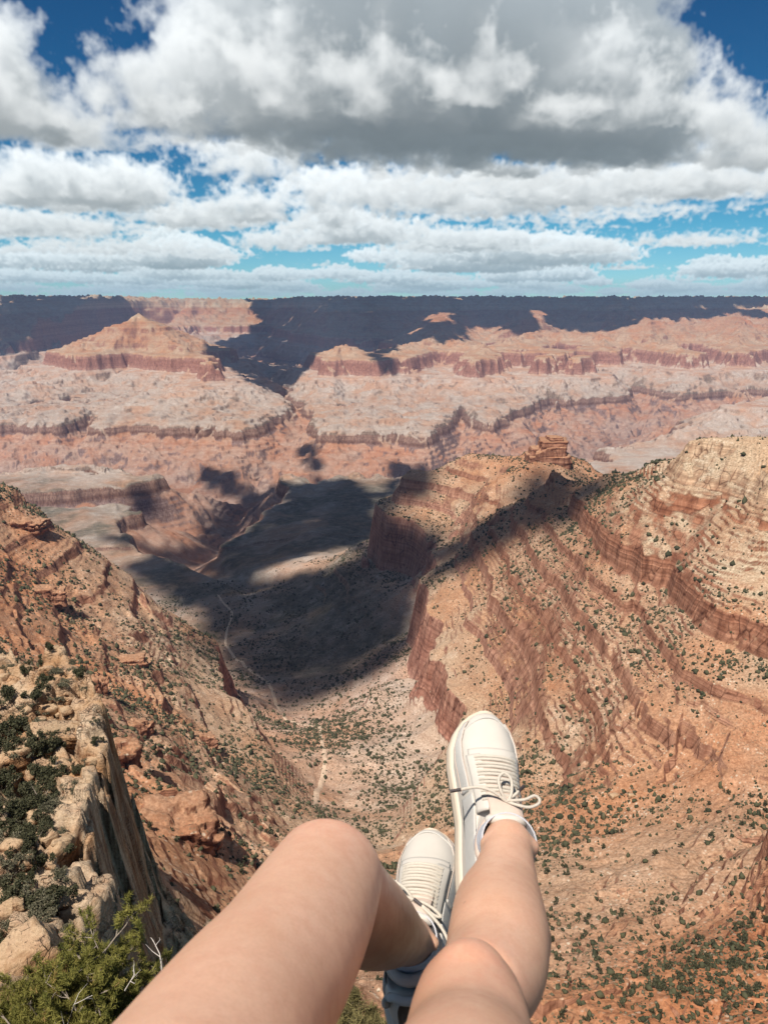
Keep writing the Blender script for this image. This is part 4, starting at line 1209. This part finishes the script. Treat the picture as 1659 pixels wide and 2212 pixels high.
for pts, rad, sd in (([D(330,2230,9.0), D(345,2150,9.0), D(352,2105,9.0), D(345,2060,9.1), D(330,2030,9.2)], .011, 1), ([D(270,2140,8.8), D(290,2105,8.8), D(288,2085,8.8)], .009, 3), ([D(140,2230,8.4), D(160,2170,8.4), D(200,2150,8.5)], .008, 4)):
    o = dead_branch([p - np.array(PR) for p in pts], rad, sd, ''); o.parent = PINE; o['label'] = 'bare bleached dead branch'
# dry bush seen between the thigh and the shin
PB = at_d(770, 2330, 7.0)
o, _ = pine(PB, 1, 1, 9, 'dry olive brown bush seen between the bent knee and the shin', [tuple(at_d(760,2150,7.2) - PB), tuple(at_d(800,2170,7.0) - PB), tuple(at_d(730,2200,7.1) - PB), tuple(at_d(830,2210,7.0) - PB)], 30, M_DRY, name='bush')
o['category'] = 'bush'
# ------------------------------------------------------------------ the person: legs, socks, sneakers
def skin_mat():
    m, nt, b = new_mat("skin")
    tc = nt.node('ShaderNodeTexCoord').outputs['Object']
    n1 = nt.noise(tc, 9, 2, .5); n2 = nt.noise(tc, 60, 4, .6); n3 = nt.noise(tc, 420, 3, .6)
    col = nt.mix(nt.range(n1, .35, .65), (.69, .405, .268), (.75, .455, .315))
    col = nt.mix(nt.range(n2, .42, .68, 0, .40), col, (.61, .31, .205))
    col = nt.mix(nt.range(n3, .35, .65), nt.mix(1.0, col, (.95, .93, .92), 'MULTIPLY'), nt.mix(1.0, col, (1.03, 1.03, 1.03), 'MULTIPLY'))
    vf = nt.node('ShaderNodeTexVoronoi', {'Vector': tc, 'Scale': 26.0}).outputs
    spot = nt.math('MULTIPLY', nt.range(vf['Distance'], .075, .03), nt.range(nt.node('ShaderNodeSeparateColor', {0: vf['Color']}).outputs[0], .80, .82))
    col = nt.mix(nt.math('MULTIPLY', spot, .55), col, (.36, .17, .10))
    for U, V, d in ((706, 1850, .77), (1012, 2110, .64)):      # knees are a little redder
        c_ = at_d(U, V, d) - PINV
        ds = nt.node('ShaderNodeVectorMath', {0: tc, 1: tuple(c_)}, operation='DISTANCE').outputs['Value']
        col = nt.mix(nt.math('MULTIPLY', nt.range(ds, .085, .02), nt.range(n2, .35, .65, .25, .60)), col, (.66, .30, .20))
    nt.l.new(col, b.inputs['Base Color'])
    nt.l.new(nt.range(n2, .35, .65, .34, .50), b.inputs['Roughness']); b.inputs['Specular IOR Level'].default_value = .45
    b.inputs['Subsurface Weight'].default_value = .18; b.inputs['Subsurface Radius'].default_value = (1, .35, .18); b.inputs['Subsurface Scale'].default_value = .012
    bp = nt.node('ShaderNodeBump', {'Height': nt.math('ADD', n3, nt.math('MULTIPLY', n2, .6)), 'Strength': .05, 'Distance': .001}); nt.l.new(bp.outputs[0], b.inputs['Normal'])
    return m
M_UPPER = simple_mat('white_leather', (.64, .59, .52), .6, .3, .03, 30, .15, 900)
M_PANEL = simple_mat('pale_grey_mesh', (.60, .575, .53), .8, .15, .04, 60, .4, 1500)
M_SOLE = simple_mat('cream_rubber', (.66, .55, .43), .5, .3, .05, 20, .1, 300)
M_LACE = simple_mat('cream_lace', (.74, .665, .56), .85, .1, .04, 200, .8, 1600)
M_LINING = simple_mat('blush_lining', (.66, .52, .43), .85, .1, .05, 60, .4, 900)
M_SOCK = simple_mat('white_sock', (.74, .74, .78), .9, .05, .03, 90, .8, 1800)
M_AGLET = simple_mat('dark_aglet', (.05, .04, .04), .4, .4, .2, 200)

person = empty('person', at_d(700, 2600, .36))
tag(person, 'person sitting on the rim with bare legs stretched out over the drop, wearing white sneakers', 'person')
PINV = Vector(person.location)
M_SKIN = skin_mat()

def smooth_path(st, n):
    """Catmull-Rom through (point, radius) stations."""
    P = np.array([list(s[0]) + [s[1]] for s in st]); m = len(P); out = []
    for i in range(m - 1):
        p0, p1, p2, p3 = P[max(i - 1, 0)], P[i], P[i + 1], P[min(i + 2, m - 1)]
        for t in np.linspace(0, 1, n, endpoint=False):
            out.append(.5 * ((2 * p1) + (-p0 + p2) * t + (2 * p0 - 5 * p1 + 4 * p2 - p3) * t * t + (-p0 + 3 * p1 - 3 * p2 + p3) * t ** 3))
    out.append(P[-1]); return np.array(out)
def limb(st, seg=28):
    q = smooth_path(st, 8)
    # rounded ends
    a, b = q[0].copy(), q[-1].copy()
    v, f = tube(q[:, :3], q[:, 3], seg)
    v = list(v); f = [tuple(x) for x in f]
    n = len(q)
    tris = []
    for end, base, d in ((a[:3], 0, q[0, :3] - q[1, :3]), (b[:3], (n - 1) * seg, q[-1, :3] - q[-2, :3])):
        v.append(end + d / (np.linalg.norm(d) + 1e-9) * (a[3] if base == 0 else b[3]) * .6); c_ = len(v) - 1
        for k in range(seg):
            x, y = base + k, base + (k + 1) % seg
            tris.append((y, x, c_) if base == 0 else (x, y, c_))
    return np.array(v), f + tris
def ball(c, r, stretch=None, axis=None):
    v, f = ico(3); v = v.copy() * r
    if stretch is not None:
        ax = np.array(axis, float); ax /= np.linalg.norm(ax); d = v @ ax; v = v + np.outer(d * (stretch - 1), ax)
    return v + np.array(c), [tuple(x) for x in f]
def S(U, V, d, r): return (at_d(U, V, d), r)
VIEW = lambda p: np.array(p) / np.linalg.norm(p)
def shoe_frame(heel, toe, up):
    heel, toe = Vector(heel), Vector(toe); L = (toe - heel).length; y = (toe - heel) / L
    u = Vector(up); u = (u - y * u.dot(y)).normalized()
    return heel, y.cross(u) * L, y * L, u * L
camx, camy, camz = Vector((1, 0, 0)), Vector((0, SP, CP)), Vector((0, -CP, SP))     # right, up, towards the viewer
def shoe_at(A, phi, yx, ux, L):
    """Heel, toe and up of a sneaker whose ankle opening is centred on A; phi is how far the toe points away."""
    c_, s_ = math.cos(math.radians(phi)), math.sin(math.radians(phi))
    y = (camx * yx + camy * c_ - camz * s_).normalized()
    u = camx * ux + camy * s_ + camz * c_; u = (u - y * u.dot(y)).normalized()
    heel = Vector(A) - y * (.23 * L) - u * (.45 * L)
    return heel, heel + y * L, u
R_SHOE = shoe_at(at_d(1095,1826,1.0), 40, .045, .12, .290)
L_SHOE = shoe_at(at_d(888,2040,1.03), 56, .12, -.14, .298)
def in_shoe(sh, x, y, z, r):
    h, X, Y, Z = shoe_frame(*sh); return (h + X * x + Y * y + Z * z, r)
LEFT_THIGH = [S(90,3500,.26,.076), S(265,2700,.35,.071), S(420,2385,.44,.065), S(525,2190,.53,.0605), S(607,2075,.61,.0600), S(668,1968,.70,.0600), S(712,1880,.775,.0555)]
LEFT_CALF = [S(712,1886,.785,.050), S(748,1945,.84,.053), S(794,1986,.90,.0520), S(830,2006,.945,.0455), S(856,2018,.975,.0375), S(872,2026,1.005,.0325), in_shoe(L_SHOE,0,.23,.46,.0325), in_shoe(L_SHOE,0,.26,.30,.030), in_shoe(L_SHOE,0,.40,.22,.026), in_shoe(L_SHOE,0,.62,.20,.022)]
RIGHT_THIGH = [S(960,3560,.26,.078), S(985,2760,.36,.071), S(1005,2420,.47,.0595), S(1012,2300,.56,.0520), S(1014,2200,.62,.0480), S(1014,2150,.655,.0435)]
RIGHT_CALF = [S(1028,2148,.67,.0430), S(1066,2095,.73,.0490), S(1077,2025,.79,.0520), S(1079,1960,.865,.0500), S(1090,1900,.92,.0395), S(1095,1850,.970,.0335), in_shoe(R_SHOE,0,.23,.46,.0325), in_shoe(R_SHOE,0,.26,.30,.032), in_shoe(R_SHOE,0,.40,.24,.028), in_shoe(R_SHOE,0,.62,.20,.022)]
bits = [limb(LEFT_THIGH), limb(LEFT_CALF), limb(RIGHT_THIGH), limb(RIGHT_CALF)]
# kneecaps, calf muscle, ankle bones, hips
bits.append(ball(at_d(706,1862,.765), .040)); bits.append(ball(at_d(1014,2138,.630), .0350, 1.25, at_d(1000,2190,.62) - at_d(1010,2100,.66)))
bits.append(ball(at_d(1046,2092,.695), .028)); bits.append(ball(at_d(1108,2030,.80), .040, 1.7, at_d(1078,1960,.865) - at_d(1052,2085,.73)))
for sh in (R_SHOE, L_SHOE):
    for sx in (-1, 1):
        bits.append(ball(in_shoe(sh, (.098 * sx), .215, .50, 0)[0], .012))
bits.append(limb([S(60,3560,.26,.085), S(480,3700,.24,.10), S(930,3600,.26,.085)]))
bm = bmesh.new()
for v, f in bits:
    vs = [bm.verts.new(Vector(p) - PINV) for p in v]
    for q in f:
        try: bm.faces.new([vs[i] for i in q])
        except ValueError: pass
me = bpy.data.meshes.new('body'); bm.to_mesh(me); bm.free()
body = link(bpy.data.objects.new('body', me))
md = body.modifiers.new('remesh', 'REMESH'); md.mode = 'VOXEL'; md.voxel_size = .0042; md.use_smooth_shade = True
md = body.modifiers.new('smooth', 'SMOOTH'); md.factor = .5; md.iterations = 14
md = body.modifiers.new('subsurf', 'SUBSURF'); md.levels = 1; md.render_levels = 1
dg = bpy.context.evaluated_depsgraph_get()
me2 = bpy.data.meshes.new_from_object(body.evaluated_get(dg)); me2.name = 'body'
body.modifiers.clear(); body.data = me2
me2.polygons.foreach_set('use_smooth', np.ones(len(me2.polygons), bool)); me2.materials.clear(); me2.materials.append(M_SKIN)
body.parent = person

# --- sneaker: y runs from heel (0) to toe (1), x across, z up; one unit of length is the sole
def prof(y, ys, vs): return np.interp(y, ys, vs)
YS = [0, .04, .12, .25, .42, .58, .70, .80, .88, .94, .975, 1.0]
WL = [.06, .115, .145, .147, .143, .162, .180, .180, .156, .118, .080, .03]      # half width, outer side
WR = [.06, .115, .145, .145, .132, .140, .154, .155, .134, .100, .066, .03]      # inner side
SZB = [.10, .06, .035, .025, .03, .03, .03, .04, .06, .085, .105, .13]           # sole bottom (toe spring)
SZT = [.16, .15, .145, .14, .135, .125, .12, .12, .125, .135, .145, .15]         # sole top
TOP = [.40, .44, .46, .45, .435, .385, .33, .285, .255, .232, .205, .16]         # crest of the upper
def sole_ring(y, side, grow=1.0):
    wl, wr = prof(y, YS, WL) * grow, prof(y, YS, WR) * grow
    return (-wl, wr) if side > 0 else (-wr, wl)
def S_upper(y, ph, side, off=0.0):
    """Point on the upper: ph 0..pi across from one side to the other."""
    y = np.asarray(y, float); ph = np.asarray(ph, float)
    wl = prof(y, YS, WL) * .97; wr = prof(y, YS, WR) * .97
    if side < 0: wl, wr = wr, wl
    z0 = prof(y, YS, SZT) - .02; h = prof(y, YS, TOP) - z0
    cth, sth = np.cos(ph), np.sin(ph)
    k = np.interp(y, [0, .3, .6, 1], [.62, .62, .72, .9])
    x = np.where(cth > 0, wr, wl) * np.sign(cth) * np.abs(cth) ** k
    z = z0 + h * np.abs(sth) ** np.interp(y, [0, .3, .6, 1], [.75, .8, .8, .8])
    r = np.hypot(x, z - z0) + 1e-6
    return np.stack([x * (1 + off / r), y + 0 * x, z + (z - z0) * off / r], -1)
def grid_mesh(P, close_u=False):
    a, b = P.shape[:2]; idx = np.arange(a * b).reshape(a, b)
    q = [idx[:-1, :-1], idx[:-1, 1:], idx[1:, 1:], idx[1:, :-1]]
    return P.reshape(-1, 3), np.stack(q, -1).reshape(-1, 4)
def solid_patch(fn, us, vs, t0, t1):
    """A raised panel: outer sheet, and rim down to the surface."""
    U_, V_ = np.meshgrid(us, vs, indexing='ij')
    o = fn(U_, V_, t1); i = fn(U_, V_, t0)
    a, b = U_.shape
    v = np.concatenate([o.reshape(-1, 3), i.reshape(-1, 3)]); idx = np.arange(a * b).reshape(a, b); n = a * b
    f = list(np.stack([idx[:-1, :-1], idx[:-1, 1:], idx[1:, 1:], idx[1:, :-1]], -1).reshape(-1, 4))
    ring = list(idx[0, :]) + list(idx[1:, -1]) + list(idx[-1, -2::-1]) + list(idx[-2:0, 0])
    for k in range(len(ring)):
        x, y = ring[k], ring[(k + 1) % len(ring)]; f.append((y, x, x + n, y + n))
    return v, np.array(f)
def sneaker(heel, toe, up, side, roll=0.0, bow=(), label=None):
    heel, toe = Vector(heel), Vector(toe)
    L = (toe - heel).length; yv = (toe - heel) / L
    upv = Vector(up); upv = (upv - yv * upv.dot(yv)).normalized(); xv = yv.cross(upv)
    M3 = np.array([list(xv), list(yv), list(upv)])          # rows: axes
    W3 = lambda p: np.asarray(p, float).reshape(-1, 3) @ M3 * L + np.array(heel - PINV)
    def out(name, v, f, mat, par, smooth_=True, sub=0):
        o = mesh_from(name, W3(v), f, mat, par, smooth_)
        if sub:
            m_ = o.modifiers.new('s', 'SUBSURF'); m_.levels = sub; m_.render_levels = sub
        return o
    # upper
    ys = np.r_[0.003, .02, .05, np.linspace(.09, .9, 34), .93, .955, .975, .99, .997]; ph = np.linspace(0, math.pi, 41)
    Yg, Pg = np.meshgrid(ys, ph, indexing='ij')
    P = S_upper(Yg, Pg, side)
    # the ankle opening is a hollow
    open_ = np.exp(-(((Yg - .235) / .165) ** 4)) * np.exp(-((np.cos(Pg) / .62) ** 4))
    P[..., 2] -= open_ * .16
    v, f = grid_mesh(P); n = len(v)
    # close the ends
    up_o = out('sneaker', v, f, M_UPPER, person, True, 1)
    if label: up_o['label'] = label
    # sole: closed loft
    ring = []; ysn = np.r_[.0, .015, .05, np.linspace(.1, .9, 30), .94, .97, .99, 1.0]
    for y in ysn:
        a, b = sole_ring(y, side, 1.04); zb, zt = prof(y, YS, SZB), prof(y, YS, SZT)
        ab, bb = a * .93, b * .93; zm = (zb + zt) / 2
        yy = (y - .5) * 1.03 + .5
        ring.append([(a * .97, yy, zt), (a * 1.05, yy, zt - .012), (a * 1.02, yy, zm + .012), (a * 1.06, yy, zm), (a * 1.06, yy, zb + .015), (ab, yy, zb), (0, yy, zb - .004), (bb, yy, zb), (b * 1.06, yy, zb + .015), (b * 1.06, yy, zm), (b * 1.02, yy, zm + .012), (b * 1.05, yy, zt - .012), (b * .97, yy, zt), (0, yy, zt + .01)])
    R = np.array(ring); a_, b_ = R.shape[:2]; idx = np.arange(a_ * b_).reshape(a_, b_); idn = np.roll(idx, -1, axis=1)
    f = np.stack([idx[:-1], idn[:-1], idn[1:], idx[1:]], -1).reshape(-1, 4)
    out('sole', R.reshape(-1, 3), f, M_SOLE, up_o, True)
    fn = lambda u, v_, t: S_upper(u, v_, side, t)
    # mudguard, eyestays, vamp panels
    v1 = solid_patch(fn, np.linspace(.52, .93, 24), np.linspace(.30, .62, 6), -.004, .007); v2 = solid_patch(fn, np.linspace(.52, .93, 24), math.pi - np.linspace(.30, .62, 6), -.004, .007)
    out('side_panel', *join([v1, v2]), M_PANEL, up_o)
    v1 = solid_patch(fn, np.linspace(.10, .50, 20), np.linspace(.25, .72, 7), -.004, .008); v2 = solid_patch(fn, np.linspace(.10, .50, 20), math.pi - np.linspace(.25, .72, 7), -.004, .008)
    out('side_panel', *join([v1, v2]), M_PANEL, up_o)
    mid = math.pi / 2
    v1 = solid_patch(fn, np.linspace(.39, .70, 20), mid - np.linspace(.34, .80, 7), -.004, .013); v2 = solid_patch(fn, np.linspace(.39, .70, 20), mid + np.linspace(.34, .80, 7), -.004, .013)
    v3 = solid_patch(fn, np.linspace(.665, .735, 6), mid + np.linspace(-.72, .72, 18), -.004, .012)
    out('eyestay', *join([v1, v2, v3]), M_UPPER, up_o)
    # stitch lines along the panels
    for a_, b_ in ((.285, .93), (.64, .93)):
        for mir in (0, 1):
            q = [S_upper(y, (math.pi - a_) if mir else a_, side, .008) for y in np.linspace(.53, b_, 26)]
            v, f = tube(q, [.0022] * 26, 5); out('seam', v, f, M_LINING, up_o)
    hp = [S_upper(.012 + .05 * abs(q), mid + q * 1.2, side, .004) + np.array([0, -.01, 0]) for q in np.linspace(-1, 1, 14)]
    v, f = tube(hp, [.02] * 14, 8); out('heel_tab', v, f, M_PANEL, up_o)
    # toe seam
    ps = [S_upper(.84 + .10 * (1 - (abs(q) / 1.15) ** 2) , mid + q, side, .002) for q in np.linspace(-1.15, 1.15, 30)]
    v, f = tube(ps, [.0042] * 30, 6); out('toe_seam', v, f, M_PANEL, up_o)
    # tongue
    v, f = solid_patch(lambda u, v_, t: S_upper(u, v_, side, t) + np.stack([0 * u, 0 * u, .055 * smooth(.50, .34, u)], -1), np.linspace(.335, .68, 22), mid + np.linspace(-.40, .40, 12), -.02, .010)
    out('tongue', v, f, M_LINING, up_o, True)
    tp = [S_upper(.335, mid + q, side, .0) + np.array([0, -.004, .052 - .05 * q * q]) for q in np.linspace(-.5, .5, 18)]
    v, f = tube(tp, [.012] + [.021] * 16 + [.012], 10); out('tongue_roll', v, f, M_UPPER, up_o)
    # padded collar
    cp = []
    for an in np.linspace(.36 * math.pi, 2.64 * math.pi, 60):
        yy = .225 + .150 * math.sin(an); xx = .108 * math.cos(an)
        if side < 0: xx = -xx
        zz = .435 + .03 * np.interp(yy, [.05, .12, .3, .4], [1.6, .2, -.9, .0]) - .02
        cp.append((xx * np.interp(yy, [.06, .2, .38], [.85, 1.05, .95]), yy, zz))
    v, f = tube(cp, [.026] * 60, 10); out('collar', v, f, M_LINING, up_o)
    # laces
    def cord(pts, rad=.0085, n=8):
        q = smooth_path([(p, rad) for p in pts], n); q[:, 3] = rad
        return tube(q[:, :3], q[:, 3], 7)
    cords = []
    for k, y in enumerate(np.linspace(.445, .665, 6)):
        for dy in (-.008, .010):
            cords.append(cord([S_upper(y + dy + .012 * q, mid + q, side, .012 + .006 * (1 - abs(q) / .5) + .002 * (dy > 0)) for i, q in enumerate(np.linspace(-.52, .52, 7))]))
    kn = S_upper(.415, mid, side, .045)
    v, f = ball(kn, .022); cords.append((v, np.array([(a, b, c_, c_) for a, b, c_ in f])))
    for path in bow:
        cords.append(cord([kn + np.array(p) for p in path], .0072))
    v, f = join(cords); f = np.array(f)
    quads = f[f[:, 2] != f[:, 3]]
    lc = out('shoelace', v, quads, M_LACE, up_o)
    for path in bow:
        if np.linalg.norm(np.array(path[-1])) > .05:
            e = kn + np.array(path[-1]); d = e - (kn + np.array(path[-2])); d /= np.linalg.norm(d)
            v, f = tube([e - d * .004, e + d * .045], [.0085, .008], 8); out('aglet', v, f, M_AGLET, lc)
    return up_o, W3
def sock(ankle_stations, name='sock'):
    q = smooth_path(ankle_stations, 6)
    v, f = tube(q[:, :3] - np.array(PINV), q[:, 3], 30)
    o = mesh_from(name, v, f, M_SOCK, person, True)
    m_ = o.modifiers.new('thick', 'SOLIDIFY'); m_.thickness = .0018; m_.offset = 1
    return o
rs, _ = sneaker(*R_SHOE, 1,
    bow=[[(0,0,0),(.05,-.02,.02),(.10,-.025,.02),(.145,-.005,.015),(.155,.02,.01),(.13,.032,.015),(.08,.008,.02),(.0,0,.01)],
         [(0,0,0),(-.03,.045,.022),(-.035,.095,.02),(-.008,.125,.02),(.022,.10,.022),(.024,.045,.02),(.01,0,.012)],
         [(0,0,0),(-.07,.035,.02),(-.14,.05,.01),(-.215,.035,.0)], [(0,0,0),(.04,.03,.015),(.06,.05,.008)]])
ls, _ = sneaker(*L_SHOE, -1,
    bow=[[(0,0,0),(-.04,.04,.025),(-.09,.075,.02),(-.115,.09,.012),(-.11,.06,.014),(-.05,.015,.018),(0,0,.01)],
         [(0,0,0),(.05,-.02,.02),(.10,-.045,.012),(.13,-.07,.0),(.10,-.07,.01),(.04,-.03,.018)],
         [(0,0,0),(-.05,0,.018),(-.09,-.02,.01),(-.11,-.035,.0)], [(0,0,0),(.07,-.06,.02),(.14,-.13,.01),(.18,-.20,.0)]])
for sh in (R_SHOE, L_SHOE):
    sock([in_shoe(sh,0,.232,.50,.0348), in_shoe(sh,0,.235,.46,.0356), in_shoe(sh,0,.25,.36,.0360), in_shoe(sh,0,.30,.26,.033)])

# the ledge the person sits on and the rim wall under it
def rim_wall():
    gx = np.arange(-16, 20, .25); gs = np.arange(0, 70, .25)
    X, Sg = np.meshgrid(gx, gs)
    front = .22 + 1.2 * fbm(X, X * 0 + 3, 7, 3, 601) - .9 * np.abs(X) / 8
    Y = np.where(Sg < 6, front - 6 + Sg, front + .10 * (Sg - 6)); Z = np.where(Sg < 6, -.50, -.50 - (Sg - 6) * 1.5)
    n = fbm(X, Z + Y, 4, 5, 603); bed = np.round(Z / .9) * .9
    Y = Y + np.where(Sg > 6.2, .5 * n + .35 * np.sin(bed * 7.1 + X * .1), 0); Z = Z + np.where(Sg < 6, -.06 + .05 * n, 0) - .25 * np.clip(np.abs(X) - 1.5, 0, 9)
    v, f = grid_mesh(np.stack([X, Y, Z], -1))
    o = mesh_from('canyon_rim', v, f[:, ::-1], ROCK, attrs={'strata': np.full(len(v), -130.0), 'pale': np.zeros(len(v))})
    tag(o, kind='structure')
rim_wall()
# ------------------------------------------------------------------ air
def haze_box():
    bm = bmesh.new(); bmesh.ops.create_cube(bm, size=1)
    me = bpy.data.meshes.new('haze'); bm.to_mesh(me); bm.free()
    o = link(bpy.data.objects.new('haze', me))
    x0, x1, y0, y1, z0, z1 = -31000, 31000, -300, 20500, -1450, 420
    o.scale = (x1 - x0, y1 - y0, z1 - z0); o.location = ((x0 + x1) / 2, (y0 + y1) / 2, (z0 + z1) / 2)
    m = bpy.data.materials.new('air_haze'); m.use_nodes = True
    nt = NT(m.node_tree); m.node_tree.nodes.remove(m.node_tree.nodes['Principled BSDF'])
    pv = nt.node('ShaderNodeVolumePrincipled', {'Color': (.50, .64, 1.0, 1), 'Density': HAZE, 'Anisotropy': .1})
    nt.l.new(pv.outputs[0], m.node_tree.nodes['Material Output'].inputs['Volume'])
    me.materials.append(m)
    return tag(o, kind='stuff')
HAZE = 2.6e-5
haze_box()
